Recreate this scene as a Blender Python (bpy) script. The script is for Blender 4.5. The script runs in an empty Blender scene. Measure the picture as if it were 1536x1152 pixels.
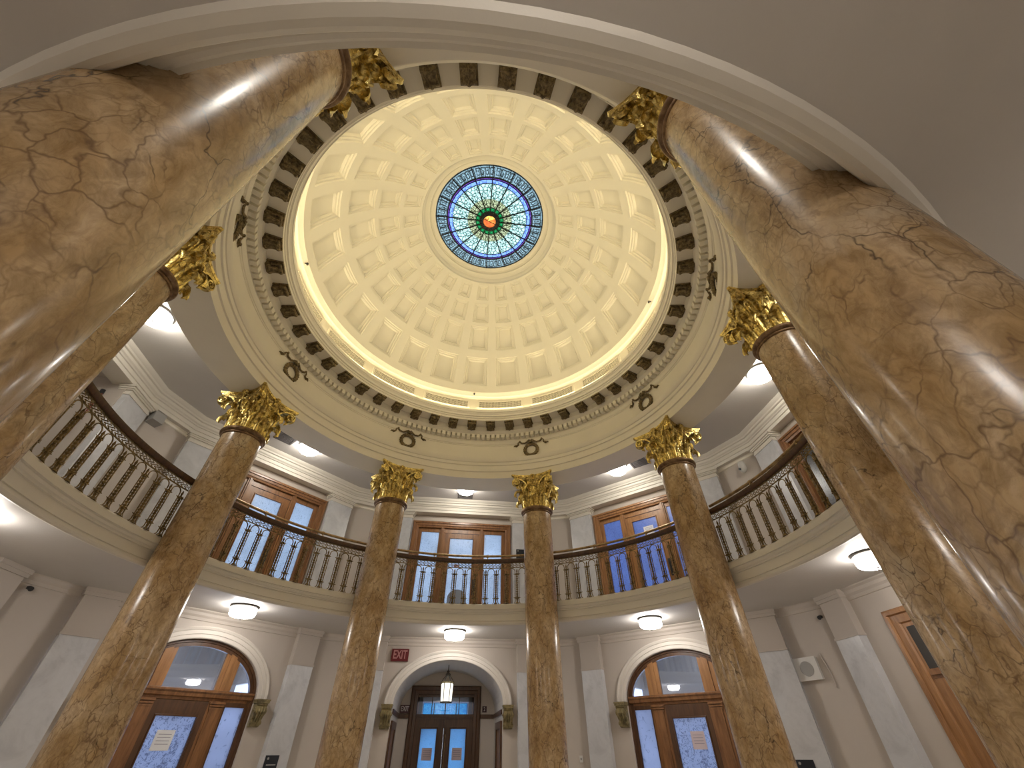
import bpy, math, random
from mathutils import Vector, Matrix
random.seed(7)
SC = bpy.context.scene
COL = SC.collection
R = math.radians
sin, cos, pi = math.sin, math.cos, math.pi

# ------------------------------------------------------------ camera, world, exposure
YAW, PITCH, ROLL = 0.136574, 0.731431, -0.005001
fw = Vector((sin(YAW)*cos(PITCH), cos(YAW)*cos(PITCH), sin(PITCH)))
rt = Vector((cos(YAW), -sin(YAW), 0)); up = rt.cross(fw)
rt, up = rt*cos(ROLL)+up*sin(ROLL), up*cos(ROLL)-rt*sin(ROLL)
cd = bpy.data.cameras.new('camera'); cam = bpy.data.objects.new('camera', cd); COL.objects.link(cam)
M = Matrix.Identity(4)
for i in range(3):
    M[i][0], M[i][1], M[i][2] = rt[i], up[i], -fw[i]
M[0][3], M[1][3], M[2][3] = -0.0301*5.2, -1.12695*5.2, 1.5
cam.matrix_world = M
cd.sensor_width = 36; cd.lens = 612.4*36/1536; cd.clip_start = 0.02; cd.clip_end = 200
SC.camera = cam
SC.view_settings.view_transform = 'Standard'; SC.view_settings.look = 'None'
SC.view_settings.exposure = 0.0; SC.view_settings.gamma = 1.0; SC.view_settings.use_curve_mapping = False
SKY_STRENGTH = 3.0          # daylight
LAMP_UP, LAMP_LOW, COVE = 38.0, 33.0, 17.5   # ceiling lamps of the two storeys, cove tube
w = bpy.data.worlds.new('sky'); SC.world = w; w.use_nodes = True
w.node_tree.nodes['Background'].inputs[0].default_value = (0.74, 0.85, 1.0, 1)
w.node_tree.nodes['Background'].inputs[1].default_value = SKY_STRENGTH

# ------------------------------------------------------------ materials
def mat(name, col=(.8, .8, .8), rough=.6, metal=0, **kw):
    m = bpy.data.materials.new(name); m.use_nodes = True
    b = m.node_tree.nodes['Principled BSDF']
    b.inputs['Base Color'].default_value = (*col, 1); b.inputs['Roughness'].default_value = rough
    b.inputs['Metallic'].default_value = metal
    for k, v in kw.items(): b.inputs[k].default_value = v
    return m
def nt(m): return m.node_tree.nodes, m.node_tree.links, m.node_tree.nodes['Principled BSDF']
def noise(N, L, scale, detail=4, rough=.55, dist=0, vec=None):
    n = N.new('ShaderNodeTexNoise'); n.inputs['Scale'].default_value = scale; n.inputs['Detail'].default_value = detail
    n.inputs['Roughness'].default_value = rough; n.inputs['Distortion'].default_value = dist
    if vec: L.new(vec, n.inputs['Vector'])
    return n
def ramp(N, L, fac, stops, interp='LINEAR'):
    r = N.new('ShaderNodeValToRGB'); e = r.color_ramp.elements; r.color_ramp.interpolation = interp
    while len(e) < len(stops): e.new(.5)
    for el, (p, c) in zip(e, stops): el.position = p; el.color = (*c, 1)
    L.new(fac, r.inputs[0]); return r
def mix(N, L, fac, a, b, mode='MIX'):
    m = N.new('ShaderNodeMix'); m.data_type = 'RGBA'; m.blend_type = mode
    for i, v in ((0, fac), (6, a), (7, b)):
        if hasattr(v, 'links'): L.new(v, m.inputs[i])
        elif isinstance(v, tuple): m.inputs[i].default_value = (*v, 1)
        else: m.inputs[i].default_value = v
    return m.outputs[2]
def math_(N, L, op, a, b=0.0):
    m = N.new('ShaderNodeMath'); m.operation = op
    for i, v in ((0, a), (1, b)):
        if hasattr(v, 'links'): L.new(v, m.inputs[i])
        else: m.inputs[i].default_value = v
    return m.outputs[0]
def plaster(name, col, var=.05, rough=.55):
    m = mat(name, col, rough); N, L, b = nt(m)
    tc = N.new('ShaderNodeTexCoord'); n = noise(N, L, 1.1, 5, .6, 0, tc.outputs['Object'])
    r = ramp(N, L, n.outputs[0], [(.3, tuple(c*(1-var) for c in col)), (.7, tuple(min(1, c*(1+var)) for c in col))])
    L.new(r.outputs[0], b.inputs['Base Color'])
    n2 = noise(N, L, 60, 3, .6, 0, tc.outputs['Object'])
    bp = N.new('ShaderNodeBump'); bp.inputs['Strength'].default_value = .06; bp.inputs['Distance'].default_value = .01
    L.new(n2.outputs[0], bp.inputs['Height']); L.new(bp.outputs[0], b.inputs['Normal'])
    return m
def rand_vec(N, L, sc=(1, 1, 1)):
    tc = N.new('ShaderNodeTexCoord'); oi = N.new('ShaderNodeObjectInfo')
    mp = N.new('ShaderNodeMapping'); L.new(tc.outputs['Object'], mp.inputs['Vector'])
    mp.inputs['Scale'].default_value = sc
    c = N.new('ShaderNodeCombineXYZ')
    for i, k in enumerate((17.0, 31.0, 23.0)):
        L.new(math_(N, L, 'MULTIPLY', oi.outputs['Random'], k), c.inputs[i])
    L.new(c.outputs[0], mp.inputs['Location']); return mp.outputs[0]
def marble_yellow():
    m = mat('yellow veined marble', (.4, .26, .11), .27); N, L, b = nt(m)
    b.inputs['Coat Weight'].default_value = .22; b.inputs['Coat Roughness'].default_value = .12
    v = rand_vec(N, L, (1, 1, .62))
    wn = noise(N, L, 1.7, 4, .6, 0, v)
    add = N.new('ShaderNodeVectorMath'); add.operation = 'MULTIPLY_ADD'
    wn2 = noise(N, L, 7.5, 3, .6, 0, v)
    add0 = N.new('ShaderNodeVectorMath'); add0.operation = 'MULTIPLY_ADD'
    L.new(wn2.outputs['Color'], add0.inputs[0]); add0.inputs[1].default_value = (.11, .11, .11); L.new(v, add0.inputs[2])
    L.new(wn.outputs['Color'], add.inputs[0]); add.inputs[1].default_value = (.42, .42, .42); L.new(add0.outputs[0], add.inputs[2])
    big = noise(N, L, 1.5, 7, .62, 1.2, v)
    base = ramp(N, L, big.outputs[0], [(.25, (.29, .17, .068)), (.42, (.44, .295, .14)), (.55, (.52, .38, .215)), (.70, (.61, .475, .315)), (.85, (.48, .37, .24))])
    fine = noise(N, L, 11, 6, .7, .8, v)
    fr = ramp(N, L, fine.outputs[0], [(.34, (.56, .48, .38)), (.60, (1.1, 1.05, 1.0))])
    c = mix(N, L, .8, base.outputs[0], fr.outputs[0], 'MULTIPLY')
    grey = noise(N, L, .9, 4, .55, .6, add.outputs[0])
    gm = ramp(N, L, grey.outputs[0], [(.56, (0, 0, 0)), (.72, (.6, .6, .6))])
    c = mix(N, L, gm.outputs[0], c, (.60, .51, .38))
    def veins(scale, wdt, cut, dens, seedoff):
        vo = N.new('ShaderNodeTexVoronoi'); vo.feature = 'DISTANCE_TO_EDGE'; vo.inputs['Scale'].default_value = scale
        L.new(add.outputs[0], vo.inputs['Vector'])
        r1 = ramp(N, L, vo.outputs['Distance'], [(0, (1, 1, 1)), (wdt, (0, 0, 0))])
        k = noise(N, L, dens, 4, .65, 0, v)
        r2 = ramp(N, L, k.outputs[0], [(cut, (0, 0, 0)), (cut+.14, (1, 1, 1))])
        return math_(N, L, 'MULTIPLY', r1.outputs[0], r2.outputs[0])
    v1 = veins(2.6, .017, .46, 2.4, 0); v2 = veins(6.2, .044, .39, 3.1, 5); v3 = veins(14, .085, .42, 4.5, 2)
    c = mix(N, L, math_(N, L, 'MULTIPLY', v3, .5), c, (.24, .145, .07))
    c = mix(N, L, math_(N, L, 'MULTIPLY', v2, .75), c, (.15, .085, .042))
    c = mix(N, L, math_(N, L, 'MULTIPLY', v1, .85), c, (.045, .028, .018))
    L.new(c, b.inputs['Base Color'])
    return m
def marble_white():
    m = mat('pale grey marble', (.55, .53, .53), .3); N, L, b = nt(m)
    tc = N.new('ShaderNodeTexCoord')
    n = noise(N, L, 1.6, 6, .65, 1.6, tc.outputs['Object'])
    r = ramp(N, L, n.outputs[0], [(.3, (.50, .50, .51)), (.5, (.61, .61, .62)), (.7, (.67, .67, .68))])
    L.new(r.outputs[0], b.inputs['Base Color']); return m
def wood(name, dark, light, rough=.35):
    m = mat(name, light, rough); N, L, b = nt(m)
    b.inputs['Coat Weight'].default_value = .2; b.inputs['Coat Roughness'].default_value = .2
    v = rand_vec(N, L, (9, 9, 1.1))
    n = noise(N, L, 1.6, 6, .65, .6, v)
    r = ramp(N, L, n.outputs[0], [(.3, dark), (.68, light)])
    L.new(r.outputs[0], b.inputs['Base Color']); return m
def metal_aged(name, bright, dark, rough=.32, bias=.45, scale=14, metal=1.0, bump=0):
    m = mat(name, bright, rough, metal); N, L, b = nt(m)
    v = rand_vec(N, L)
    n = noise(N, L, scale, 5, .65, .4, v)
    r = ramp(N, L, n.outputs[0], [(bias-.12, dark), (bias+.12, bright)])
    L.new(r.outputs[0], b.inputs['Base Color'])
    rr = ramp(N, L, n.outputs[0], [(bias-.12, (rough+.2,)*3), (bias+.15, (rough,)*3)])
    L.new(rr.outputs[0], b.inputs['Roughness'])
    if bump:
        n2 = noise(N, L, bump, 3, .6, .5, v); bp = N.new('ShaderNodeBump'); bp.inputs['Strength'].default_value = .5; bp.inputs['Distance'].default_value = .012
        L.new(n2.outputs[0], bp.inputs['Height']); L.new(bp.outputs[0], b.inputs['Normal'])
    return m
def emit(name, col, st):
    m = bpy.data.materials.new(name); m.use_nodes = True; N = m.node_tree.nodes; N.clear()
    e = N.new('ShaderNodeEmission'); e.inputs[0].default_value = (*col, 1); e.inputs[1].default_value = st
    o = N.new('ShaderNodeOutputMaterial'); m.node_tree.links.new(e.outputs[0], o.inputs[0]); return m
def pane(name, col, dark=(.1, .13, .2), scale=16, cut=.5, amount=.6, voro=False, gloss=.12):
    """frosted, etched glass that daylight passes through"""
    m = bpy.data.materials.new(name); m.use_nodes = True; N = m.node_tree.nodes; L = m.node_tree.links; N.clear()
    tc = N.new('ShaderNodeTexCoord')
    n = noise(N, L, scale, 3, .6, 2.2, tc.outputs['Object'])
    r = ramp(N, L, n.outputs[0], [(cut-.03, (1, 1, 1)), (cut+.03, (0, 0, 0))]) if not voro else None
    if voro:
        vo = N.new('ShaderNodeTexVoronoi'); vo.feature = 'DISTANCE_TO_EDGE'; vo.inputs['Scale'].default_value = scale
        L.new(tc.outputs['Object'], vo.inputs['Vector'])
        r = ramp(N, L, vo.outputs['Distance'], [(cut*.5, (1, 1, 1)), (cut, (0, 0, 0))])
    big = noise(N, L, 1.3, 2, .5, 0, tc.outputs['Object'])
    br = ramp(N, L, big.outputs[0], [(.3, tuple(c*.82 for c in col)), (.7, col)])
    fac = math_(N, L, 'MULTIPLY', r.outputs[0], amount)
    c = mix(N, L, fac, br.outputs[0], dark)
    t = N.new('ShaderNodeBsdfTranslucent'); L.new(c, t.inputs[0])
    g = N.new('ShaderNodeBsdfGlossy'); g.inputs['Roughness'].default_value = .25
    ms = N.new('ShaderNodeMixShader'); ms.inputs[0].default_value = gloss
    L.new(t.outputs[0], ms.inputs[1]); L.new(g.outputs[0], ms.inputs[2])
    o = N.new('ShaderNodeOutputMaterial'); L.new(ms.outputs[0], o.inputs[0]); return m
def clear_glass(name, tint=(.9, .94, 1), refl=.16):
    m = bpy.data.materials.new(name); m.use_nodes = True; N = m.node_tree.nodes; L = m.node_tree.links; N.clear()
    t = N.new('ShaderNodeBsdfTransparent'); t.inputs[0].default_value = (*tint, 1)
    g = N.new('ShaderNodeBsdfGlossy'); g.inputs['Roughness'].default_value = .02
    ms = N.new('ShaderNodeMixShader'); ms.inputs[0].default_value = refl
    L.new(t.outputs[0], ms.inputs[1]); L.new(g.outputs[0], ms.inputs[2])
    o = N.new('ShaderNodeOutputMaterial'); L.new(ms.outputs[0], o.inputs[0]); return m

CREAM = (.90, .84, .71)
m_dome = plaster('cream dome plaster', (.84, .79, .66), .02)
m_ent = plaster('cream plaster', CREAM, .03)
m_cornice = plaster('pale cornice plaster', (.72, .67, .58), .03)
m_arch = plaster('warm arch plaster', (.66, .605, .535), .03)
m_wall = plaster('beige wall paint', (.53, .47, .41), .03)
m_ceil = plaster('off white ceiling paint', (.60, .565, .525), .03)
m_floor = plaster('pale stone floor', (.66, .62, .55), .1, .3)
m_shaft = marble_yellow(); m_pil = marble_white()
m_gold = metal_aged('gilding', (.90, .72, .27), (.26, .165, .045), .26, .46, 15, 1.0, 34)
m_ring = metal_aged('brown bronze', (.30, .19, .10), (.16, .09, .045), .35, .5, 9, .6)
m_bronze = metal_aged('dark bronze', (.30, .225, .11), (.10, .073, .04), .42, .5, 18, .55)
m_iron = metal_aged('antique brass ironwork', (.30, .215, .095), (.10, .07, .035), .36, .46, 22, .75)
m_brass = metal_aged('brass tube', (.50, .36, .18), (.28, .18, .09), .3, .45, 8, .8)
m_wood = wood('brown oak', (.135, .055, .019), (.29, .135, .052))
m_wood_d = wood('dark oak', (.05, .022, .010), (.11, .050, .021))
m_wood_l = wood('light oak', (.22, .10, .036), (.40, .20, .078))
m_lamp_up = emit('lit lamp glass up', (1, .95, .86), LAMP_UP)
m_lamp_lo = emit('lit lamp glass low', (1, .95, .90), LAMP_LOW)
m_lamp_dim = emit('lit lamp glass corridor', (1, .96, .9), 4.0)
m_lantern = emit('lit lantern glass', (1, .95, .83), 1.5)
m_cove = emit('cove tube', (1, .86, .56), COVE)
m_steel = mat('dark lamp metal', (.10, .09, .08), .4, .7)
m_black = mat('black plastic', (.02, .02, .022), .4)
m_whitep = mat('white plastic', (.68, .66, .62), .45)
m_greyp = mat('grey speaker cloth', (.36, .35, .33), .8)
m_register = mat('dark grey register', (.11, .10, .10), .5, .3)
m_dark = mat('dark recess', (.05, .045, .04), .8)
m_lead = mat('lead came', (.012, .013, .016), .5, .3)
m_paper = mat('paper', (.72, .72, .74), .7)
m_ink = mat('ink', (.25, .24, .3), .7)
m_pinkpaper = mat('pale pink notice', (.62, .52, .56), .7)
m_red = mat('dark red sign', (.12, .009, .011), .45)
m_letter = mat('pale red lettering', (.42, .20, .19), .5)
m_maroon = mat('maroon sign', (.05, .010, .014), .45)
m_letter_w = mat('white lettering', (.62, .58, .58), .5)
m_plaque = mat('dark slate plaque', (.018, .022, .030), .35)
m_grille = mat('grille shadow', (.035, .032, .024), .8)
m_rail_red = mat('reddish handrail', (.19, .06, .035), .4)
m_chair = mat('blue grey upholstery', (.27, .31, .39), .8)
m_corbel = metal_aged('olive gilt corbel', (.33, .27, .13), (.15, .12, .06), .4, .48, 10, .35)
m_ug = pane('etched pane upper', (.60, .67, .76), (.22, .27, .34), 26, .40, .85)
m_ub = pane('blue etched pane', (.30, .38, .60), (.12, .16, .34), 20, .43, .6)
m_ud = pane('dim etched pane', (.55, .58, .68), (.25, .25, .32), 26, .45, .7)
m_lg = pane('floral etched pane', (.52, .58, .74), (.18, .21, .30), 13, .44, .8)
m_ls = pane('side etched pane', (.54, .59, .74), (.26, .30, .40), 6, .36, .7)
m_vest = pane('blue etched pane of the entrance', (.34, .58, .80), (.20, .36, .52), 30, .42, .55)
m_sky_pane = pane('sky and trees stand-in pane', (.20, .50, .62), (.10, .30, .50), 9, .5, .8)  # view of sky and leaves put into the pane colour
m_clear = clear_glass('clear glass', (.78, .83, .95), .17)
m_clear2 = clear_glass('entrance transom glass', (.85, .93, 1.0), .06)
m_sg_key = pane('teal glass', (.50, .60, .62), (.07, .10, .10), 9, .05, .9, True, .03)
m_sg_blue = pane('blue glass', (.46, .60, .95), (.10, .14, .35), 7, .05, .8, True, .03)
m_sg_violet = pane('violet glass', (.40, .24, .62), (.1, .05, .2), 9, .05, .8, True, .03)
m_sg_field = pane('sea green mosaic glass', (.72, .86, .80), (.06, .15, .12), 9.5, .075, .95, True, .03)
m_sg_inner = pane('olive mosaic glass', (.66, .68, .50), (.06, .07, .03), 13, .09, .95, True, .03)
m_sg_green = pane('green glass', (.10, .52, .26), (.02, .12, .06), 10, .06, .9, True, .03)
m_sg_core = pane('orange glass', (1.0, .55, .10), (.55, .10, .02), 3.5, .5, .9, False, .03)
m_sg_core2 = pane('red orange glass', (.80, .17, .035), (.45, .06, .02), 3.5, .5, .7, False, .03)

# ------------------------------------------------------------ mesh helpers
class MB:
    def __init__(s): s.v = []; s.f = []
    def add(s, vs, fs):
        o = len(s.v); s.v += [tuple(p) for p in vs]; s.f += [tuple(i+o for i in f) for f in fs]; return s
    def box(s, x0, x1, y0, y1, z0, z1):
        return s.add([(x0, y0, z0), (x1, y0, z0), (x1, y1, z0), (x0, y1, z0), (x0, y0, z1), (x1, y0, z1), (x1, y1, z1), (x0, y1, z1)],
                     [(0, 3, 2, 1), (4, 5, 6, 7), (0, 1, 5, 4), (1, 2, 6, 5), (2, 3, 7, 6), (3, 0, 4, 7)])
    def bar(s, a, b, wx, wy=None, upv=(0, 0, 1)):
        a, b = Vector(a), Vector(b); d = (b-a).normalized(); u = Vector(upv)
        if abs(d.dot(u)) > .95: u = Vector((0, 1, 0))
        x = d.cross(u).normalized(); y = x.cross(d); wy = wy or wx
        vs = [p + x*sx*wx/2 + y*sy*wy/2 for p in (a, b) for sx, sy in ((-1, -1), (1, -1), (1, 1), (-1, 1))]
        return s.add(vs, [(3, 2, 1, 0), (4, 5, 6, 7), (0, 1, 5, 4), (1, 2, 6, 5), (2, 3, 7, 6), (3, 0, 4, 7)])
    def tube(s, pts, r, n=6, cap=True):
        pts = [Vector(p) for p in pts]; rings = []; u = None
        for i, p in enumerate(pts):
            d = (pts[min(i+1, len(pts)-1)] - pts[max(i-1, 0)]).normalized()
            if u is None:
                u = Vector((0, 0, 1)) if abs(d.z) < .9 else Vector((1, 0, 0))
            u = (u - d*u.dot(d)).normalized(); x = d.cross(u); rr = r[i] if isinstance(r, (list, tuple)) else r
            rings.append([p + (u*cos(2*pi*k/n) + x*sin(2*pi*k/n))*rr for k in range(n)])
        vs = [p for g in rings for p in g]; fs = []
        for i in range(len(pts)-1):
            for k in range(n):
                fs.append((i*n+k, i*n+(k+1) % n, (i+1)*n+(k+1) % n, (i+1)*n+k))
        if cap: fs += [tuple(range(n-1, -1, -1)), tuple(range((len(pts)-1)*n, len(pts)*n))]
        return s.add(vs, fs)
    def lathe(s, prof, n=32, a0=0, a1=2*pi, cx=0, cy=0, closed=False):
        full = abs(a1-a0-2*pi) < 1e-6; m = n if full else n+1; k = len(prof)
        vs = [(cx+r*cos(a0+(a1-a0)*i/n), cy+r*sin(a0+(a1-a0)*i/n), z) for i in range(m) for r, z in prof]
        fs = []; kk = k if closed else k-1
        for i in range(n):
            j = (i+1) % m
            for q in range(kk):
                q2 = (q+1) % k
                fs.append((i*k+q, j*k+q, j*k+q2, i*k+q2))
        if not full and closed:
            fs += [tuple(range(k)), tuple(range((m-1)*k+k-1, (m-1)*k-1, -1))]
        return s.add(vs, fs)
    def sweep(s, path, prof, mp, closed=False, cap=True):
        """2-D path with mitred corners; profile (u = offset to the left of the path, v); mp(x, y, v) -> 3-D"""
        n = len(path); k = len(prof); vs = []
        for i in range(n):
            p = Vector(path[i])
            d0 = (p-Vector(path[i-1])).normalized() if (closed or i > 0) else None
            d1 = (Vector(path[(i+1) % n])-p).normalized() if (closed or i < n-1) else None
            d0 = d0 or d1; d1 = d1 or d0
            n0, n1 = Vector((-d0.y, d0.x)), Vector((-d1.y, d1.x)); m_ = (n0+n1).normalized(); c = max(.25, m_.dot(n0))
            for u, v in prof:
                q = p + m_*(u/c); vs.append(mp(q.x, q.y, v))
        fs = []
        for i in range(n if closed else n-1):
            j = (i+1) % n
            for q in range(k):
                q2 = (q+1) % k; fs.append((i*k+q, j*k+q, j*k+q2, i*k+q2))
        if not closed and cap: fs += [tuple(range(k-1, -1, -1)), tuple(range((n-1)*k, n*k))]
        return s.add(vs, fs)
    def prism(s, poly, mp, v0, v1):
        """poly 2-D outline extruded between v0 and v1"""
        n = len(poly); vs = [mp(x, y, v0) for x, y in poly] + [mp(x, y, v1) for x, y in poly]
        return s.add(vs, [tuple(range(n-1, -1, -1)), tuple(range(n, 2*n))] + [(i, (i+1) % n, n+(i+1) % n, n+i) for i in range(n)])
    def shift(s, x=0, y=0, z=0):
        s.v = [(a+x, b+y, c+z) for a, b, c in s.v]; return s
    def mesh(s, name, material, smooth=None):
        me = bpy.data.meshes.new(name); me.from_pydata(s.v, [], s.f); me.materials.append(material)
        me.update()
        import bmesh
        bm = bmesh.new(); bm.from_mesh(me); bmesh.ops.recalc_face_normals(bm, faces=bm.faces); bm.to_mesh(me); bm.free()
        if smooth:
            me.shade_smooth(); me.set_sharp_from_angle(angle=R(smooth))
        return me
def link(name, me, parent=None, loc=(0, 0, 0), rz=0, **props):
    o = bpy.data.objects.new(name, me); COL.objects.link(o); o.location = loc; o.rotation_euler = (0, 0, rz)
    if parent: o.parent = parent
    for k, v in props.items(): o[k] = v
    return o
def obj(name, mb, material, parent=None, loc=(0, 0, 0), rz=0, smooth=None, **props):
    return link(name, mb.mesh(name, material, smooth), parent, loc, rz, **props)
def thing(name, label, cat, loc=(0, 0, 0), rz=0, group=None):
    o = bpy.data.objects.new(name, None); COL.objects.link(o); o.location = loc; o.rotation_euler = (0, 0, rz)
    o.empty_display_size = .1; o['label'] = label; o['category'] = cat; o['kind'] = 'thing'
    if group: o['group'] = group
    return o
def struct(name, mb, material, rz=0, smooth=None, parent=None, loc=(0, 0, 0)):
    o = obj(name, mb, material, parent, loc, rz, smooth)
    if not parent: o['kind'] = 'structure'
    return o
def struct_empty(name, loc=(0, 0, 0), rz=0):
    o = bpy.data.objects.new(name, None); COL.objects.link(o); o.location = loc; o.rotation_euler = (0, 0, rz)
    o.empty_display_size = .1; o['kind'] = 'structure'; return o
def bay(a, t, d, z=0):
    """bay frame: t along the wall, d out from the centre"""
    return (t*sin(a)+d*cos(a), -t*cos(a)+d*sin(a), z)
def brot(deg): return R(deg-90)
def bpt(deg, t, d, z=0): return bay(R(deg), t, d, z)
XZ = lambda y: (lambda px, pz, v: (px, y+v, pz))
XY = lambda px, py, v: (px, py, v)
def text_mesh(txt, size, ext, sx, material):
    cu = bpy.data.curves.new('lettering', 'FONT'); cu.body = txt; cu.size = size; cu.extrude = ext; cu.align_x = 'CENTER'; cu.align_y = 'CENTER'; cu.offset = size*.02
    o = bpy.data.objects.new('lettering', cu); COL.objects.link(o)
    dg = bpy.context.evaluated_depsgraph_get(); me = bpy.data.meshes.new_from_object(o.evaluated_get(dg))
    bpy.data.objects.remove(o); bpy.data.curves.remove(cu)
    me.transform(Matrix.Rotation(pi/2, 4, 'X') @ Matrix.Diagonal((sx, 1, 1, 1)))
    me.materials.clear(); me.materials.append(material); return me

BAYS = [90, 135, 45, 180, 0, 225, 315, 270]
SIDE = {90: 'back', 135: 'back_left', 45: 'back_right', 180: 'left', 0: 'right', 225: 'front_left', 315: 'front_right', 270: 'front'}
ZF, ZC, ZU = 4.2, 3.83, 7.85      # gallery floor, ceiling under the gallery, gallery ceiling
DW = 7.5                          # wall distance of a bay
HW = 2.42                         # half width of a bay; beyond it the corner wall

# ------------------------------------------------------------ setting: floor, gallery slab, ceilings
struct('floor', MB().lathe([(0.001, 0), (12.0, 0), (12.0, -.2), (.001, -.2)], 64), m_floor)
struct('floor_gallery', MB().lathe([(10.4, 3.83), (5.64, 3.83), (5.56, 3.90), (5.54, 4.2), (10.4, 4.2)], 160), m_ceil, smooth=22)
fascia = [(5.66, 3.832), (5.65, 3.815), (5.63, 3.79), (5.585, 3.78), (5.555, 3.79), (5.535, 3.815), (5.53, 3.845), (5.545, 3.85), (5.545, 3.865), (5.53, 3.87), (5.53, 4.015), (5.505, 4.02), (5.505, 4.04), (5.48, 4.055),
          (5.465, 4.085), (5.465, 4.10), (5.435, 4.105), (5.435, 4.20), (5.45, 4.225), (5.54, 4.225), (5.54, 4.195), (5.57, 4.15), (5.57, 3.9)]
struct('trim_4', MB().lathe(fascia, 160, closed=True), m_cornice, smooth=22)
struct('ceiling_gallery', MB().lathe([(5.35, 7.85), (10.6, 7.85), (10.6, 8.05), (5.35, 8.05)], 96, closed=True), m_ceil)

# ------------------------------------------------------------ entablature carried by the columns
ent = [(5.60, 7.86), (5.60, 7.38), (4.83, 7.38), (4.825, 7.575), (4.795, 7.59), (4.795, 7.765), (4.765, 7.78), (4.765, 7.865), (4.745, 7.875), (4.715, 7.925), (4.705, 7.965), (4.70, 7.985),
       (4.80, 7.99), (4.80, 8.45), (4.785, 8.46), (4.785, 8.485), (4.765, 8.495), (4.735, 8.55), (4.725, 8.57), (4.745, 8.575), (4.745, 8.775), (4.64, 8.78), (4.635, 8.80), (4.60, 8.83), (4.575, 8.865), (4.565, 8.87),
       (4.565, 9.03), (4.245, 9.03), (4.245, 9.10), (4.225, 9.105), (4.22, 9.15), (4.20, 9.155), (4.195, 9.20), (4.18, 9.235), (4.165, 9.25), (4.165, 9.275), (4.145, 9.28), (4.145, 9.37), (4.19, 9.37), (4.19, 9.16), (4.40, 9.16), (4.40, 9.30), (5.0, 9.3), (5.6, 8.2)]
entab = struct('trim_1', MB().lathe(ent, 192, closed=True), m_ent, smooth=28)
dent = MB().box(-.050, .050, -4.745, -4.60, 8.645, 8.772).shift(0, 0, 0).mesh('dentil', m_ent)
for i in range(192): link('dentil', dent, entab, rz=2*pi*(i+.5)/192)
# modillion bracket: scroll profile in (r, z), leaf underneath, cap slab
mb = MB()
pr = [(-4.565, 9.0), (-4.565, 8.885), (-4.54, 8.865), (-4.50, 8.862), (-4.455, 8.882), (-4.40, 8.91), (-4.345, 8.918), (-4.305, 8.905), (-4.275, 8.912), (-4.262, 8.935), (-4.268, 8.965), (-4.285, 9.0)]
mb.prism(pr, lambda y, z, v: (v, y, z), -.105, .105)
mb.box(-.135, .135, -4.565, -4.245, 8.985, 9.03)
for sx in (-1, 1):
    mb.tube([(sx*.02, -4.50, 8.895), (sx*.118, -4.50, 8.895)], .040, 8); mb.tube([(sx*.02, -4.295, 8.935), (sx*.116, -4.295, 8.935)], .028, 8)
leafpts = [(-4.53, 8.862, .03), (-4.49, 8.848, .075), (-4.44, 8.862, .085), (-4.39, 8.885, .07), (-4.345, 8.895, .075), (-4.30, 8.885, .055), (-4.265, 8.895, .04), (-4.25, 8.925, .02)]
for i in range(len(leafpts)-1):
    (y0, z0, w0), (y1, z1, w1) = leafpts[i], leafpts[i+1]
    mb.add([(-w0, y0, z0), (0, y0, z0-.022), (w0, y0, z0), (-w1, y1, z1), (0, y1, z1-.022), (w1, y1, z1)], [(0, 1, 4, 3), (1, 2, 5, 4)])
    mb.bar((0, y0, z0-.02), (0, y1, z1-.02), .016)
    for sx in (-1, 1): mb.bar((sx*w0*.55, y0, z0-.012), (sx*w1*.55, y1, z1-.012), .009)
modil = mb.mesh('modillion', m_bronze, 30)
for i in range(48): link('modillion', modil, entab, rz=2*pi*i/48)
# wreaths on the frieze
mb = MB(); NW = 40; rngs = []
for i in range(NW):
    a = 2*pi*i/NW; rr = .036 + .009*(i % 2)
    rngs.append([((.150+rr*cos(q))*sin(a), -rr*.8*sin(q)-.02, (.150+rr*cos(q))*cos(a)) for q in [2*pi*k/8 for k in range(8)]])
mb.add([p for g in rngs for p in g], [(i*8+k, ((i+1) % NW)*8+k, ((i+1) % NW)*8+(k+1) % 8, i*8+(k+1) % 8) for i in range(NW) for k in range(8)])
for i in range(0, NW, 2):
    a = 2*pi*i/NW; s_ = 1 if a < pi else -1
    for rr, da in ((.19, .09), (.112, .10)):
        mb.tube([(.15*sin(a), -.045, .15*cos(a)), (rr*sin(a-da*s_), -.045, rr*cos(a-da*s_))], [.016, .003], 5)
for sx in (-1, 1):
    mb.tube([(0, -.04, .20), (sx*.06, -.05, .225), (sx*.14, -.03, .195), (sx*.22, -.025, .205), (sx*.27, -.03, .245), (sx*.31, -.03, .235), (sx*.315, -.025, .17), (sx*.36, -.025, .135), (sx*.405, -.025, .155), (sx*.43, -.02, .135)],
            [.022, .026, .018, .022, .026, .022, .02, .022, .018, .006], 6)
    mb.tube([(0, -.05, .20), (sx*.035, -.06, .26), (sx*.075, -.05, .24), (sx*.04, -.05, .205)], [.014, .016, .014, .01], 6)
    for q in ((.27, .245), (.36, .137)): mb.tube([(sx*q[0], -.05, q[1]-.014), (sx*q[0], -.05, q[1]+.014)], .026, 6)
mb.tube([(0, -.08, .20), (0, -.02, .20)], [.028, .032], 8)
mb.tube([(0, -.04, .215), (0, -.045, .265)], [.02, .008], 6)
mb.v = [(x*1.26, y*1.2, z*1.26) for x, y, z in mb.v]
wre = mb.mesh('wreath', m_bronze, 50)
for k in range(8):
    a = R(22.5+45*k); link('wreath', wre, entab, (4.79*cos(a), 4.79*sin(a), 8.225), a-pi/2, label='dark bronze laurel wreath with ribbons')
# tube hidden in the cove behind the cornice lip
tubes = MB().lathe([(4.335, 9.33), (4.39, 9.45)], 64)
obj('cove_tube', tubes, m_cove, entab, label='warm light strip hidden behind the cornice lip')

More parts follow.
